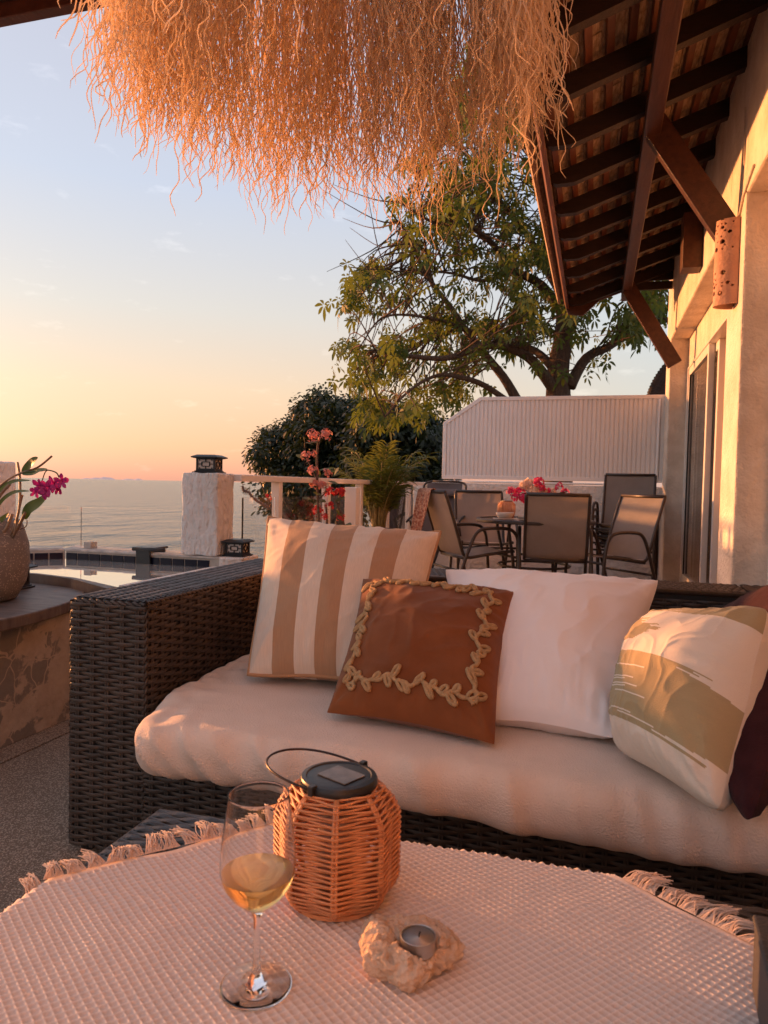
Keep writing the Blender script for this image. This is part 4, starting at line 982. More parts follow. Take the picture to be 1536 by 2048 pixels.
# patterned cushion: cream with tan woven patches (ragged rows)
m_pat, t, b = uvmat('patterned_weave'); b.inputs['Roughness'].default_value = .95; b.inputs['Specular IOR Level'].default_value = .15; b.inputs['Sheen Weight'].default_value = .2
at = N(t, 'ShaderNodeAttribute', attribute_name='patch'); mx = N(t, 'ShaderNodeMix', data_type='RGBA'); t.links.new(at.outputs['Fac'], mx.inputs[0])
mx.inputs[6].default_value = (.76,.66,.55,1); mx.inputs[7].default_value = (.42,.32,.175,1); t.links.new(mx.outputs[2], b.inputs['Base Color'])
nz = N(t, 'ShaderNodeTexNoise'); nz.inputs['Scale'].default_value = 500; tc = N(t, 'ShaderNodeTexCoord'); t.links.new(tc.outputs['Object'], nz.inputs['Vector'])
bp = N(t, 'ShaderNodeBump'); bp.inputs['Strength'].default_value = .5; bp.inputs['Distance'].default_value = .003; t.links.new(nz.outputs[0], bp.inputs['Height']); t.links.new(bp.outputs[0], b.inputs['Normal'])
pt, PS, PN, pcv = pillow('patterned_cushion', 'cream cushion with ragged tan woven patches and sunlit top edge', ony(1318,1222,1.74), ony(1546,1205,1.47), onz(1443,1640,.435), onz(1226,1500,.435), .25, m_pat, n=150, pull=.055, p=2.2, q=.5, wr=.0085, seed=16, back=1.0, sag=.02)
me = pcv.data; at_ = me.attributes.new('patch', 'FLOAT', 'FACE'); vals = []
def hsh(i, k): return (math.sin(i*127.1+k*311.7)*43758.5453) % 1
for pl in me.polygons:
    i = pl.index
    if i >= 150*150: vals.append(0.0); continue
    c = i % 150; r = i//150; u, v = (c+.5)/150, (r+.5)/150; val = 0
    rr = r//2
    if .13 < v < .50:
        e = min(v-.13, .50-v)
        lo = max(0, .0+(.035-e)*9*hsh(rr, 1)) if e < .05 else 0
        hi = 1-(max(0, (.045-e)*16*hsh(rr, 2)) if e < .05 else 0)
        if lo <= u <= hi: val = 1
        if hsh(rr, 3) > .86 and r % 2 == 0 and hsh(rr, 4)*.5 < u < hsh(rr, 4)*.5+.35: val = 0
    if .58 < v < .78:
        e = min(v-.58, .78-v); hi = .28+1.9*max(0, e)*(1.1)+.22*hsh(rr, 5)-.1
        if u < min(hi, .72): val = 1
    if v > .83:
        lo = .18-.5*(v-.83)+.3*(hsh(rr, 7)-.5)*(1 if v < .92 else .2)+(.35 if v < .86 else 0)
        if u > max(lo, 0): val = 1
    vals.append(float(val))
at_.data.foreach_set('value', vals)
pillow('maroon_cushion', 'dark maroon linen cushion behind the patterned one at the sofa end', ony(1445,1225,2.05), ony(1655,1120,1.62), onz(1500,1672,.435), onz(1390,1500,.435), .15, m_maroon, pull=.05, wr=.008, seed=22)

# ================================================================ coffee table and cloth
TX0, TX1, TY0, TY1, TZ = -.668, .42, .12, 1.022, .418
tab = thing('coffee_table', 'low charcoal wicker coffee table under the waffle cloth', 'table', (-.12, .57, 0))
mb = MB(); mb.box((TX0, TY0, TZ-.045), (TX1, TY1, TZ-.006)); tp = mb.build('top', m_ttop, tab, bevel=.006)
weave('top_weave', (TX0+.006, TY0+.3, TZ-.0065), (1,0,0), (0,1,0), (0,0,1), TX1-TX0-.012, TY1-TY0-.306, .026, .0125, m_ttop, tp, amp=.0016, stake=False)
mb = MB(); mb.tube([(TX0+.003, TY0, TZ-.012), (TX0+.003, TY1-.003, TZ-.012), (TX1-.003, TY1-.003, TZ-.012), (TX1-.003, TY0, TZ-.012)], .008, 8); mb.build('rim', m_ttop, tp, smooth=True)
for sx, sy in ((TX0+.05, TY0+.05), (TX1-.05, TY0+.05), (TX0+.05, TY1-.05), (TX1-.05, TY1-.05)):
    mb = MB(); mb.box((sx-.03, sy-.03, 0), (sx+.03, sy+.03, TZ-.046)); mb.build('leg', m_ttop, tab, bevel=.005)
mb = MB(); mb.box((TX0+.02, TY1-.03, .20), (TX1-.02, TY1-.01, TZ-.046)); mb.build('apron', m_ttop, tab)
mb = MB(); mb.box((TX0+.015, TY0+.02, .20), (TX0+.03, TY1-.03, TZ-.046)); mb.build('apron', m_ttop, tab)

K = V((-.261, 1.24)); e1 = (V((-.678, .775))-V((-.458, 1.021))).normalized(); e2 = (V((.19, .917))-V((.062, 1.008))).normalized()
CELL = .0093; NS, NT = 134, 97; SUB = 4
prof = [1.0, .10, .0, .10]; offs = [0, .17, .5, .83]
def cloth_pt(s, t_, h):
    p = K+e1*s+e2*t_; x, y = p.x, p.y; z = TZ+.0045+h
    z += .0022*noise.noise(V((x*7, y*7, 1)))+.0012*noise.noise(V((x*22, y*22, 3)))
    nx = 0
    if y > TY1+.004:
        d = y-TY1-.004; z = z-d; y = TY1+.006+min(d, .01)*.6+h
    if x < TX0-.004:
        d = TX0-.004-x; z = z-d; x = TX0-.006-min(d, .01)*.6-h
    if y < TY0:
        d = TY0-y; z -= d; y = TY0-.003
    return (x, y, z)
mb = MB(); nu, nv = NS*SUB, NT*SUB; w = nu+1; cellv = []
for j in range(nv+1):
    for i in range(nu+1):
        a = i//SUB+offs[i % SUB]; b_ = j//SUB+offs[j % SUB]
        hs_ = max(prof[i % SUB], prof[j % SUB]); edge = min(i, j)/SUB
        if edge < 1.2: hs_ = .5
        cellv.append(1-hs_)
        h = .0018*hs_
        ja = .0012*noise.noise(V((a*.15, b_*.15, 9)))
        wob = .010*noise.noise(V((b_*.09, 2, 0)))*math.exp(-a*.2); wob2 = .010*noise.noise(V((a*.09, 5, 0)))*math.exp(-b_*.2)
        mb.v.append(cloth_pt(a*CELL+ja+wob, b_*CELL+ja+wob2, h))
mb.f = [(j*w+i, (j+1)*w+i, (j+1)*w+i+1, j*w+i+1) for j in range(nv) for i in range(nu)]
ct = thing('waffle_throw', 'pinkish cream waffle-weave throw with knotted fringe spread over the table', 'throw', (-.2, .8, TZ))
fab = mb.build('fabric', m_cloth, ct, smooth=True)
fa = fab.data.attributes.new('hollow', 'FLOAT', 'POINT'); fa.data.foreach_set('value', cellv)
t = m_cloth.node_tree; b = t.nodes['Principled BSDF']; at = N(t, 'ShaderNodeAttribute', attribute_name='hollow'); mx = N(t, 'ShaderNodeMix', data_type='RGBA')   # hollows coloured darker: painted relief shade, plus thin see-through yarn
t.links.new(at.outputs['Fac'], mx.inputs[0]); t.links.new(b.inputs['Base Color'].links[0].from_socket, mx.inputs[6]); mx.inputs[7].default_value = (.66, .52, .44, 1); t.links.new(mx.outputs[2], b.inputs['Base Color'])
rq = random.Random(14)
def tassel(base, d, along):
    mb = MB(); k = 34; L = rq.uniform(.020, .038); tip = base+d*L+along*rq.uniform(-.010, .012)+V((0,0,rq.uniform(.003,.012)))
    for i in range(k):
        f = (i/(k-1)-.5); b0 = base+along*f*.024-d*.004+V((0,0,.002)); e = tip+V((rq.gauss(0,.0045), rq.gauss(0,.0045), rq.gauss(0,.0022)))
        mid = b0*.45+e*.55-d*.006+V((rq.gauss(0,.002), rq.gauss(0,.002), rq.uniform(.002,.010)))
        mb.tube(smooth_path([b0, mid, e], 3), .0007, 4, cap=False)
    mb.build('tassel', m_tassel, ct, smooth=True)
e13, e23 = V((e1.x, e1.y, 0)), V((e2.x, e2.y, 0))
s = .30
while s < .66:
    p = cloth_pt(s, .0, .001)
    tassel(V(p), (-e23*.9+e13*rq.uniform(-.3,.2)).normalized(), e13); s += .0255+rq.uniform(-.003,.004)
s = .40
while s < .66:
    p = cloth_pt(0, s, .001)
    tassel(V(p), (-e13*.8+e23*rq.uniform(.3,.8)).normalized(), e23); s += .025+rq.uniform(-.003,.004)
CZ = TZ+.0075

# ---------------------------------------------------------------- rattan lantern on the table
LC = V((-.302, .860, CZ)); lan = thing('rattan_lantern', 'orange rattan lantern with black solar lid and wire handle on the table', 'lantern', tuple(LC))
HL = .141
def lr(f):   # radius along height 0..1
    if f < .20: return .066+.018*sin(pi/2*f/.20)
    if f < .72: return .084
    g = (f-.72)/.28; return .084-.028*g**1.7
def octr(a, ph=-.297):
    m = ((a+ph) % (pi/4))-pi/8; return cos(pi/8)/cos(m)*1.0
ROWS = 44; mb = MB()
for r in range(ROWS):
    f = (r+.5)/ROWS; pts = []
    for k in range(64):
        a = 2*pi*k/64; ri = a-.297; io = .0024*cos((ri/(pi/4))*pi+r*pi)
        rr = lr(f)*octr(a)*.92+io
        pts.append(LC+V((rr*cos(a), rr*sin(a), .004+HL*f+.0006*sin(a*5+r))))
    mb.tube(pts, .00175, 5, closed=True)
mb.build('weave', m_rattan, lan, smooth=True, kind='stuff')
for k in range(8):
    a = k*pi/4+.297; mb = MB()
    for da in (-.028, .028):
        mb.tube([LC+V((lr(i/16)*.918*cos(a+da), lr(i/16)*.918*sin(a+da), .003+HL*i/16)) for i in range(17)], .0024, 6)
    mb.build('rib', m_rattan, lan, smooth=True)
mb = MB(); mb.lathe([(.0001, .001), (.062, .001), (.062, .006), (.0001, .006)], 24, LC); mb.build('base', m_rattan, lan)
mb = MB(); mb.lathe([(.0001, 0), (.024, 0), (.026, .05), (.026, .10), (.0001, .10)], 20, LC+V((0,0,.007))); mb.build('inner_jar', mat('jar_frost', (.5,.36,.26), None, rough=.3), lan, smooth=True)
zt = .004+HL
lid = MB(); lid.lathe([(.0001, zt-.004), (.048, zt-.004), (.0495, zt), (.0495, zt+.006), (.0475, zt+.0095), (.042, zt+.0105), (.0405, zt+.009), (.036, zt+.0096), (.0001, zt+.0100)], 48, LC); ld = lid.build('lid', m_black, lan, smooth=True, sharp=40)
mb = MB(); R = Matrix.Translation(LC+V((.004, -.002, zt+.0103)))@Matrix.Rotation(radians(-24), 4, 'Z'); mb.box((-.024,-.019,0), (.024,.019,.0012), R); mb.build('solar_cell', m_solar, ld)
ax = V((.34, .94, 0)).normalized(); pr = V((-.94, .34, 0)).normalized(); pr = (pr+V((0,0,.05))).normalized()
pts = []
for i in range(41):
    a = -pi/2+pi*i/40; pts.append(LC+V((0,0,zt+.006))+ax*(.0515*sin(a))+pr*(.112*cos(a)**.85 if cos(a) > 0 else 0)+ax*(.010*cos(a)*sin(a)))
mb = MB(); mb.tube(pts, .0016, 6); mb.build('handle', m_wire, lan, smooth=True)
for s_ in (-1, 1):
    mb = MB(); c = LC+ax*(.0505*s_)+V((0,0,zt+.006)); mb.box((-.005,-.004,-.006), (.005,.004,.006), Matrix.Translation(c)@Matrix.Rotation(atan2(ax.y, ax.x), 4, 'Z')); mb.build('hinge', m_black, lan, bevel=.001)

# ---------------------------------------------------------------- wine glass
GC = onz(512, 1972, CZ); GC.z = CZ
wg = thing('wine_glass', 'stemmed wine glass holding a little white wine on the waffle throw', 'glass', tuple(GC))
outer = [(.0001,.0), (.034,.0), (.0372,.0008), (.0375,.0016), (.034,.0026), (.020,.0042), (.009,.0075), (.0050,.014), (.0038,.03), (.0034,.055), (.0040,.074), (.008,.082), (.018,.0895), (.028,.099), (.0350,.110), (.0388,.1225), (.0393,.132), (.0385,.145), (.0362,.165), (.0335,.186), (.0316,.1995), (.0313,.2029), (.0312,.2036)]
innr = [(.0304,.2036), (.0303,.2029), (.0307,.1995), (.0326,.186), (.0353,.165), (.0376,.145), (.0384,.132), (.0379,.1225), (.0340,.1108), (.0270,.1003), (.0172,.0912), (.008,.0868), (.0001,.0855)]
mb = MB(); mb.lathe(outer+[(.0309,.2042)]+innr, 64, GC); mb.build('bowl_and_stem', m_glass, wg, smooth=True)
wl = .1215
win = [(.0001,.0851), (.0082,.0864), (.0175,.0908), (.0273,.0999), (.0343,.1104), (.0383,wl), (.037,wl+.0004), (.0001,wl+.0002)]
mb = MB(); mb.lathe(win, 64, GC); mb.build('wine', m_wine, wg, smooth=True, sharp=50)

# ---------------------------------------------------------------- coral rock and tea light
RC = onz(812, 1915, CZ+.01); RC.z = CZ
tl = onz(836, 1890, CZ+.036); tl.z = CZ+.034
bm = bmesh.new(); bmesh.ops.create_icosphere(bm, subdivisions=6, radius=1)
for v in bm.verts:
    d = v.co.normalized(); an = atan2(d.y, d.x)
    R_ = 1+.10*sin(an*3+.6)+.09*cos(an*5+1)+.08*noise.noise(d*2.2)+.05*noise.noise(d*5)
    x, y, z = d.x*.053*R_, d.y*.040*R_, d.z
    z = max(-1, min(1, z*1.7)); zz = .020+.020*z*(1+.18*noise.noise(d*3+V((4,0,0))))
    p = V((x, y, zz)); p = Matrix.Rotation(.33, 4, 'Z')@p
    q = p+RC
    p += d*(noise.noise(q*45)*.0045+noise.noise(q*100)*.0032+noise.noise(q*230)*.0026)
    cav = noise.noise(q*70+V((9,9,9)))
    if cav > .30: p -= d*(cav-.30)*.035
    # socket for the candle
    dd = math.hypot(q.x-tl.x, q.y-tl.y)
    if dd < .0215 and p.z > .015: p.z = min(p.z, .030+max(0, (dd-.0195))*4)
    elif dd < .029 and p.z > .03: p.z = p.z*.6+.4*.043
    v.co = p
me = bpy.data.meshes.new('coral_rock'); bm.to_mesh(me); bm.free(); me.materials.append(m_rock); me.polygons.foreach_set('use_smooth', [True]*len(me.polygons))
ro = bpy.data.objects.new('coral_rock', me); COL.objects.link(ro); ro.location = RC; tag(ro, 'rough pitted coral rock candle holder on the waffle throw', 'candle holder')
tz = V((tl.x, tl.y, CZ+.031)); tea = thing('tea_light', 'grey tea light in a metal cup set in the coral rock', 'candle', tuple(tz))
mb = MB(); mb.lathe([(.0001,0), (.0182,0), (.0186,.001), (.0188,.0155), (.0192,.0160), (.0188,.0163), (.0180,.0158), (.0178,.012)], 40, tz); mb.build('cup', m_alu, tea, smooth=True, sharp=40)
mb = MB(); mb.lathe([(.0001,.0128), (.004,.0128), (.012,.0136), (.0179,.0140)], 32, tz); mb.build('wax', m_wax, tea, smooth=True)
mb = MB(); mb.tube([tz+V((.001,0,.012)), tz+V((.001,0,.017)), tz+V((.002,.0005,.0195))], .0009, 5); mb.build('wick', m_black, tea, smooth=True)
# grey box at the table's right
gb = thing('storage_tin', 'dark grey ribbed box standing on the throw at the table edge', 'box', (.25, .72, CZ))
R = Matrix.Translation((.1755, .832, CZ))@Matrix.Rotation(radians(-4), 4, 'Z')
mb = MB(); mb.box((0, -.20, 0), (.15, 0, .072), R); mb.build('body', m_gbox, gb, bevel=.003)
mb = MB(); mb.box((-.002, -.202, .0725), (.152, .002, .080), R); mb.build('lid', m_gbox, gb, bevel=.003)

# ================================================================ dining set at the back
def sling_chair(label, grp):
    t = thing('sling_chair', label, 'chair', (0,0,0), grp)
    w = .235
    prof = [(-.24,.435), (-.22,.44), (0,.415), (.14,.395), (.185,.405), (.215,.45), (.27,.62), (.325,.78), (.37,.90)]
    sp = smooth_path([V((0, y, z)) for y, z in prof], 3)
    for s_ in (-1, 1):
        mb = MB(); mb.tube([p+V((s_*w, 0, 0)) for p in sp], .013, 8); mb.build('side_rail', m_frame, t, smooth=True)
        arm = smooth_path([V((s_*.275, y, z)) for y, z in ((-.30,0), (-.285,.25), (-.262,.50), (-.22,.595), (-.14,.625), (.02,.625), (.10,.60), (.16,.50), (.25,.25), (.34,0))], 4)
        mb = MB(); mb.tube(arm, .0135, 8); mb.build('arm_loop', m_frame, t, smooth=True)
    cutz = [i for i, p in enumerate(sp) if p.y <= .185]
    nb = len(cutz)
    def sling(pts, name):
        mb = MB(); m = len(pts)-1
        mb.grid(lambda u, v: (lambda p: (-w+2*w*u, p.y+.0+.012*sin(pi*u)*(1 if name == 'back_sling' else 0), p.z-.012*sin(pi*u)*(1 if name == 'seat_sling' else 0)+.004))(pts[min(m, int(round(v*m)))]), 8, m)
        mb.build(name, m_sling, t, smooth=True)
    sling(sp[:nb], 'seat_sling'); sling(sp[nb:], 'back_sling')
    mb = MB(); mb.tube([V((-w, .372, .905)), V((w, .372, .905))], .014, 8); mb.build('top_bar', m_frame, t, smooth=True)
    mb = MB(); mb.tube([V((-w, .178, .385)), V((w, .178, .385))], .011, 8); mb.tube([V((-.275, .235, .29)), V((.275, .235, .29))], .010, 8); mb.tube([V((-.27, -.26, .39)), V((.27, -.26, .39))], .010, 8)
    mb.build('cross_bar', m_frame, t, smooth=True)
    return t
def place(o, x, y, face, z=0):
    # local front is -Y; face = direction the sitter looks
    o.location = (x, y, z); o.rotation_euler = (0, 0, atan2(face[0], -face[1])); return o
TC = V((-.475, 6.15, 0))
ch = sling_chair('taupe sling armchair with its back to the sofa', 'sling armchairs round the dining table')
ch2 = copy_tree(ch); ch2['label'] = 'taupe sling armchair draped with a terracotta shawl'
ch3 = copy_tree(ch); ch3['label'] = 'taupe sling armchair beside the stack, turned half towards the sofa'
ch4 = copy_tree(ch); ch4['label'] = 'taupe sling armchair across the table against the stucco wall'
place(ch, -.305, 5.98, (-.10, 1)); place(ch3, .10, 6.05, (-.74, -.67)); place(ch2, -.95, 5.93, (.78, .56)); place(ch4, -1.02, 6.95, (.30, -.95))
for k in range(4):
    c = copy_tree(ch); c['label'] = ['taupe sling armchair at the bottom of the stack by the house wall', 'second taupe sling armchair up from the floor in the stack', 'taupe sling armchair nested just under the topmost of the stack', 'topmost taupe sling armchair of the stack by the house wall'][k]; c['group'] = 'stacked sling armchairs'
    place(c, .285-.0*k, 7.28-.02*k, (-.12, -1), .066*k)
# table
dt = thing('dining_table', 'round smoked glass garden table with dark metal legs', 'table', tuple(TC))
mb = MB(); mb.lathe([(.0001,.682), (.462,.682), (.462,.690), (.0001,.690)], 56, TC); mb.build('top', m_tglass, dt, smooth=True, sharp=40)
mb = MB(); mb.lathe([(.455,.664), (.478,.664), (.486,.672), (.486,.688), (.478,.695), (.460,.695), (.4625,.681), (.455,.681), (.455,.664)], 64, TC, cap=False); mb.build('rim', m_frame, dt, smooth=True, sharp=40)
for k in range(4):
    a = pi/4+k*pi/2+.3; d = V((cos(a), sin(a), 0)); mb = MB(); mb.tube(smooth_path([TC+d*.38+V((0,0,.672)), TC+d*.37+V((0,0,.58)), TC+d*.30+V((0,0,.30)), TC+d*.36+V((0,0,.12)), TC+d*.42], 4), .013, 8); mb.build('leg', m_frame, dt, smooth=True)
mb = MB(); mb.lathe([(.295,.30), (.305,.31), (.295,.32), (.285,.31), (.295,.30)], 40, TC, cap=False); mb.build('ring', m_frame, dt, smooth=True)
# things on it
c = V((-.72, 6.0, .695))
mb = MB(); mb.box((-.095,-.06,0), (.095,.06,.007), Matrix.Translation(V((-.70, 5.93, .695)))@Matrix.Rotation(.15, 4, 'Z')); tag(mb.build('serving_board', m_china, bevel=.003), 'flat cream serving board under the bowl on the glass table', 'board')
mb = MB(); mb.lathe([(.0001,0), (.05,0), (.062,.012), (.075,.045), (.073,.046), (.060,.016), (.0001,.008)], 36, (-.70, 5.93, .7025)); tag(mb.build('bowl', m_china, smooth=True), 'cream bowl standing on the serving board', 'bowl')
mb = MB(); mb.lathe([(.0001,0), (.07,0), (.085,.03), (.083,.031), (.066,.006), (.0001,.005)], 36, (-.53, 6.06, .695)); tag(mb.build('dish', m_china, smooth=True), 'shallow cream dish beside the small rattan lantern', 'dish')
L2 = V((-.71, 6.13, .695)); l2 = thing('rattan_lantern', 'small brown rattan lantern with a thin loop on the glass table', 'lantern', tuple(L2))
mb = MB()
for r in range(14):
    f = (r+.5)/14; rr = .072*(.8+.2*sin(pi*min(1, f*1.1))) if f < .8 else .072*(1-.35*((f-.8)/.2)**1.6)
    mb.tube([L2+V((rr*cos(a), rr*sin(a), .14*f)) for a in [2*pi*k/24 for k in range(24)]], .0026, 5, closed=True)
for k in range(12):
    a = k*pi/6; mb.tube([L2+V((.072*.8*cos(a), .072*.8*sin(a), 0)), L2+V((.073*cos(a), .073*sin(a), .06)), L2+V((.071*cos(a), .071*sin(a), .11)), L2+V((.045*cos(a), .045*sin(a), .14))], .003, 5)
mb.build('cage', m_rattan, l2, smooth=True)
mb = MB(); mb.tube([L2+V((-.045, 0, .14)), L2+V((-.04, 0, .22)), L2+V((0, 0, .245)), L2+V((.04, 0, .22)), L2+V((.045, 0, .14))], .002, 5); mb.build('handle', m_wire, l2, smooth=True)
mb = MB(); mb.lathe([(.0001,.14), (.045,.14), (.045,.147), (.0001,.147)], 20, L2); mb.build('lid', m_black, l2)
vc = V((-.46, 6.33, .695)); vz = thing('flower_vase', 'bouquet of magenta and cream flowers in a vase on the glass table', 'flowers', tuple(vc))
mb = MB(); mb.lathe([(.0001,0), (.045,0), (.055,.04), (.045,.10), (.035,.13), (.033,.13), (.042,.09), (.0001,.01)], 24, vc); mb.build('vase', m_china, vz, smooth=True)
rb = random.Random(77); st = MB(); lfm = MB()
heads = [(1040,985,m_fl_mag,.035),(1050,972,m_fl_cream,.034),(1062,965,m_fl_cream,.034),(1078,966,m_fl_mag,.034),(1032,995,m_fl_mag,.03),(1048,997,m_fl_mag,.032),(1068,985,m_fl_cream,.034),(1082,978,m_fl_mag,.028),(1095,985,m_fl_mag,.028),(1060,978,m_fl_cream,.03),(1088,986,m_fl_cream,.028),(1024,983,m_fl_mag,.03),(1118,974,m_fl_mag,.026),(1130,985,m_fl_mag,.026),(1108,983,m_fl_cream,.022),(1073,995,m_fl_cream,.03),(1044,978,m_fl_mag,.022)]
for x, y, m, r in heads:
    p = (x, y); q = ony(x, y, 6.3); st.tube(smooth_path([vc+V((0,0,.12)), (vc+q)/2+V((0,0,.09)), q], 3), .0025, 4)
    blossom(vz, p, 6.3+rb.uniform(-.06,.05), m, r, rb)
for k in range(22):
    x, y = rb.uniform(1035, 1135), rb.uniform(975, 1000); d = V((rb.uniform(-1,1), rb.uniform(-1,.3), rb.uniform(-.3,.6))).normalized(); leaf_shape(lfm, ony(x, y, 6.32), d, V((0,-.4,.9)).normalized(), .06, .03, .2)
st.build('stems', m_tleaf, vz, smooth=True); lfm.build('leaves', m_tleaf, vz)

# reclining chair standing by the end wall
rec = thing('recliner', 'grey folding recliner with head pillow and laced sides by the end wall', 'recliner', (-1.52, 7.35, 0))
Xa, Xb, Yq = -1.735, -1.285, 7.35
for x in (Xa, Xb):
    s_ = 1 if x == Xa else -1
    mb = MB(); mb.tube(smooth_path([V((x, Yq-.30, .02)), V((x, Yq-.18, .40)), V((x, Yq, .72)), V((x, Yq+.10, .93)), V((x+s_*.03, Yq+.12, .985)), V((x+s_*.09, Yq+.125, 1.0))], 4), .012, 8); mb.build('side_tube', m_frame, rec, smooth=True)
    mb = MB(); k = 26; mb.tube([V((x+s_*(.022+.016*(i % 2)), Yq-.15+.25*i/k-.004, .44+.46*i/k)) for i in range(k+1)], .003, 4); mb.build('lacing', m_black, rec, smooth=True)
    mb = MB(); mb.tube(smooth_path([V((x-s_*.03, Yq-.45, .60)), V((x-s_*.03, Yq-.30, .635)), V((x-s_*.03, Yq+.02, .66))], 3), .020, 8, flat=.6); mb.build('armrest', m_black, rec, smooth=True)
    mb = MB(); mb.tube([V((x-s_*.02, Yq-.38, .60)), V((x, Yq+.22, 0))], .010, 6); mb.tube([V((x, Yq-.42, .42)), V((x, Yq+.02, .40)), V((x-s_*.01, Yq-.5, .0))], .010, 6); mb.build('leg', m_frame, rec, smooth=True)
mb = MB(); mb.grid(lambda u, v: (Xa+.04+(Xb-Xa-.08)*u, Yq-.17+.285*v+.02*sin(pi*u), .42+.565*v), 8, 14); mb.build('sling', m_sling2, rec, smooth=True)
mb = MB(); mb.grid(lambda u, v: (Xa+.04+(Xb-Xa-.08)*u, Yq-.55+.39*v, .42-.015*sin(pi*u)), 8, 6); mb.build('seat_sling', m_sling2, rec, smooth=True)
mb = MB(); mb.tube([V((Xa+.09, Yq+.12, 1.0)), V((Xb-.09, Yq+.12, 1.0))], .012, 8); mb.build('top_tube', m_frame, rec, smooth=True)
mb = MB(); mb.tube([V((Xa+.05+(Xb-Xa-.10)*i/12, Yq+.035, .885)) for i in range(13)], [.02]+[.048]*11+[.02], 12, flat=.55); mb.build('head_pillow', m_sling2, rec, smooth=True)
# shawl over the shawl chair's back
Tm = Matrix.Translation(ch2.location)@Matrix.Rotation(ch2.rotation_euler.z, 4, 'Z')
mb = MB()
def shawl(u, v):
    # v: 0 front hem -> .35 over the top bar -> 1 rear hem ; u across
    x = .245-.27*u*(1-.15*v); fold = .016*sin(u*17+v*2.5)+.008*sin(u*37)
    if v < .3: f = v/.3; y = .318+.03*f+fold*.3-.012; z = .80+.115*f
    elif v < .4: f = (v-.3)/.1; y = .348+.05*f; z = .915+.016*sin(pi*f)
    else: f = (v-.4)/.6; y = .398+.05*f+fold*(f+.2); z = .915-.36*f; x += .03*f+.06*(u-.5)*f
    return Tm@V((x, y, z))
mb.grid(shawl, 40, 30); o = mb.build('shawl', m_shawl, smooth=True); tag(o, 'patterned terracotta shawl hanging over a sling armchair back', 'shawl')
sm = o.modifiers.new('thick', 'SOLIDIFY'); sm.thickness = .004

# ================================================================ terracotta wall lamp
wl_ = thing('wall_lamp', 'half-round pierced terracotta lamp fixed to the house pier', 'lamp', (XW, 4.06, 1.92))
lh0, lh1, lrd = 1.905, 2.335, .070; lcy = 4.10
rl = random.Random(31); hl = []
for band, cnt_ in (((.58, .96), 60), ((.13, .42), 50)):
    k = 0
    while k < cnt_:
        a = rl.uniform(-.9, 1.35); z = rl.uniform(*band); r = rl.choice((.004, .005, .006, .009, .012))
        if all(math.hypot((a-b_)*lrd*1.1, (z-zz)*(lh1-lh0)) > r+r2+.004 for b_, zz, r2 in hl): hl.append((a, z, r))
        k += 1
NA, NZ = 96, 150; mb = MB(); idx = {}
def in_hole(a, z):
    return any(((a-b_)*lrd*1.15)**2+((z-zz)*(lh1-lh0))**2 < r2*r2 for b_, zz, r2 in hl)
def lpt(a, z, r): return V((XW-.003-r*1.5*cos(a), lcy-r*sin(a), lh0+(lh1-lh0)*z))
keep = [[not in_hole(-pi/2+pi*(i+.5)/NA, (j+.5)/NZ) for i in range(NA)] for j in range(NZ)]
for lay, r in ((0, lrd), (1, lrd-.006)):
    for j in range(NZ+1):
        for i in range(NA+1): mb.v.append(tuple(lpt(-pi/2+pi*i/NA, j/NZ, r)))
w_ = NA+1; off = w_*(NZ+1)
for j in range(NZ):
    for i in range(NA):
        if not keep[j][i]: continue
        q = (j*w_+i, j*w_+i+1, (j+1)*w_+i+1, (j+1)*w_+i); mb.f.append(q); mb.f.append(tuple(off+k for k in q[::-1]))
        for di, dj, e in ((1,0,(1,2)), (-1,0,(3,0)), (0,1,(2,3)), (0,-1,(0,1))):
            a, b_ = i+di, j+dj
            if not (0 <= a < NA and 0 <= b_ < NZ) or not keep[b_][a]:
                mb.f.append((q[e[1]], q[e[0]], off+q[e[0]], off+q[e[1]]))
mb.build('shade', m_terra, wl_, smooth=False)
mb = MB(); mb.box((XW-.0028, lcy-.066, lh0+.01), (XW-.0012, lcy+.066, lh1-.002)); mb.box((XW-.09, lcy-.05, lh1-.004), (XW-.003, lcy+.05, lh1-.001)); mb.build('hole_shade_plate', m_black, wl_)  # black sheet added behind the shell so its holes look dark, plus top cap
mb = MB(); mb.lathe([(.0001,0), (.02,0), (.028,.04), (.012,.08), (.0001,.085)], 16, (XW-.045, lcy, 2.08)); mb.build('bulb', m_frost, wl_, smooth=True)

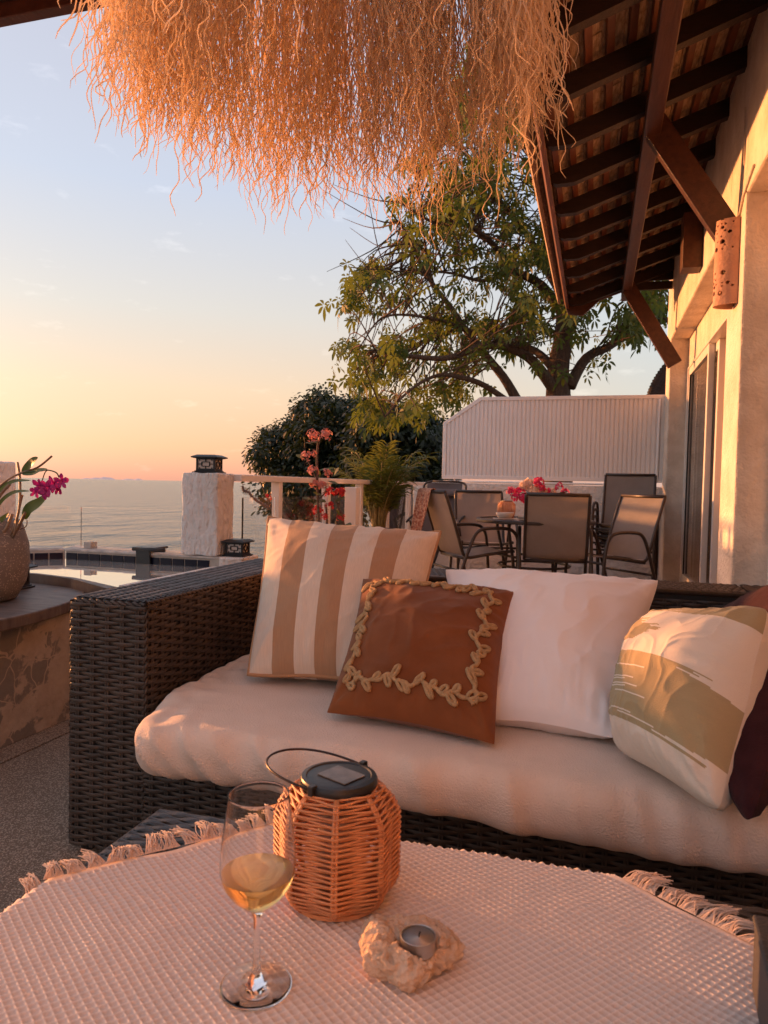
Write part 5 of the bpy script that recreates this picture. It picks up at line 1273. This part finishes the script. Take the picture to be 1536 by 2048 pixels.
# ================================================================ raffia fringe shade overhead
fd = ray(648, 500); fd.z = 0; fd.normalize(); FC = V((0,0,0))+fd*1.33
fr = thing('raffia_shade', 'round hanging shade of wavy orange raffia fringe overhead', 'lamp shade', (FC.x, FC.y, 2.2))
for R_, z in ((.352, 2.20), (.24, 2.24), (.12, 2.27)):
    mb = MB(); mb.tube([FC+V((R_*cos(a), R_*sin(a), z)) for a in [2*pi*k/64 for k in range(64)]], .008, 6, closed=True); mb.build('hoop', m_hoop, fr, smooth=True)
mb = MB(); mb.tube([FC+V((0,0,2.27)), FC+V((0,0,2.72))], .006, 6)
for k in range(6): mb.tube([FC+V((.352*cos(k*pi/3), .352*sin(k*pi/3), 2.2)), FC+V((0,0,2.29))], .004, 5)
mb.build('cord', m_hoop, fr, smooth=True)
rs = random.Random(8); mb = MB()
for lock in range(680):
    a0 = rs.uniform(0, 2*pi); R0 = .352-abs(rs.gauss(0, .018)) if rs.random() < .68 else rs.uniform(.12, .34)
    rel = V((cos(a0), sin(a0), 0)).dot(fd)
    if rel < -.5 and rs.random() < .7: continue
    cl = noise.noise(V((cos(a0)*5, sin(a0)*5, R0*6)))
    L0 = rs.gauss(.572, .035)+.07*cl
    w0 = [rs.uniform(26, 46) for q in range(4)]; ph0 = [rs.uniform(0, 6.3) for q in range(4)]; dx0, dy0 = rs.gauss(0, .035), rs.gauss(0, .03)
    for i in range(rs.choice((3, 5, 6, 7, 8))):
        a = a0+rs.gauss(0, .028); R_ = R0+rs.gauss(0, .010); dirv = V((cos(a), sin(a), 0)); tan_ = V((-sin(a), cos(a), 0))
        L = L0+rs.gauss(0, .045)-(.22*rs.random() if rs.random() < .4 else 0)+(.05 if rs.random() < .03 else 0)
        sgm = 62; am = rs.uniform(.0025, .0070); dx, dy = dx0+rs.gauss(0, .022), dy0+rs.gauss(0, .02); j = [rs.gauss(0, .9) for q in range(4)]; hook = rs.gauss(0, .035) if rs.random() < .4 else 0
        pts = []
        for k in range(sgm+1):
            f = k/sgm; g = f**1.5; s_ = f*L; e = .35+1.1*f
            x = dx*g+am*e*(sin(s_*w0[0]*1.6+ph0[0]+j[0])+.6*sin(s_*w0[1]*2.6+ph0[1]+j[1]))+hook*f**7
            y = dy*g+am*e*(sin(s_*w0[2]*1.6+ph0[2]+j[2])+.6*sin(s_*w0[3]*2.6+ph0[3]+j[3]))
            pts.append(FC+dirv*(R_+.02*f+y)+tan_*x+V((0,0,2.20-s_*.97+abs(hook)*.5*f**9)))
        r = rs.uniform(.0006, .00135); mb.tube(pts, [r]*(sgm-2)+[r*.9, r*.75, r*.4], 3, cap=False)
mb.build('fringe', m_fringe, fr, smooth=True, kind='stuff')
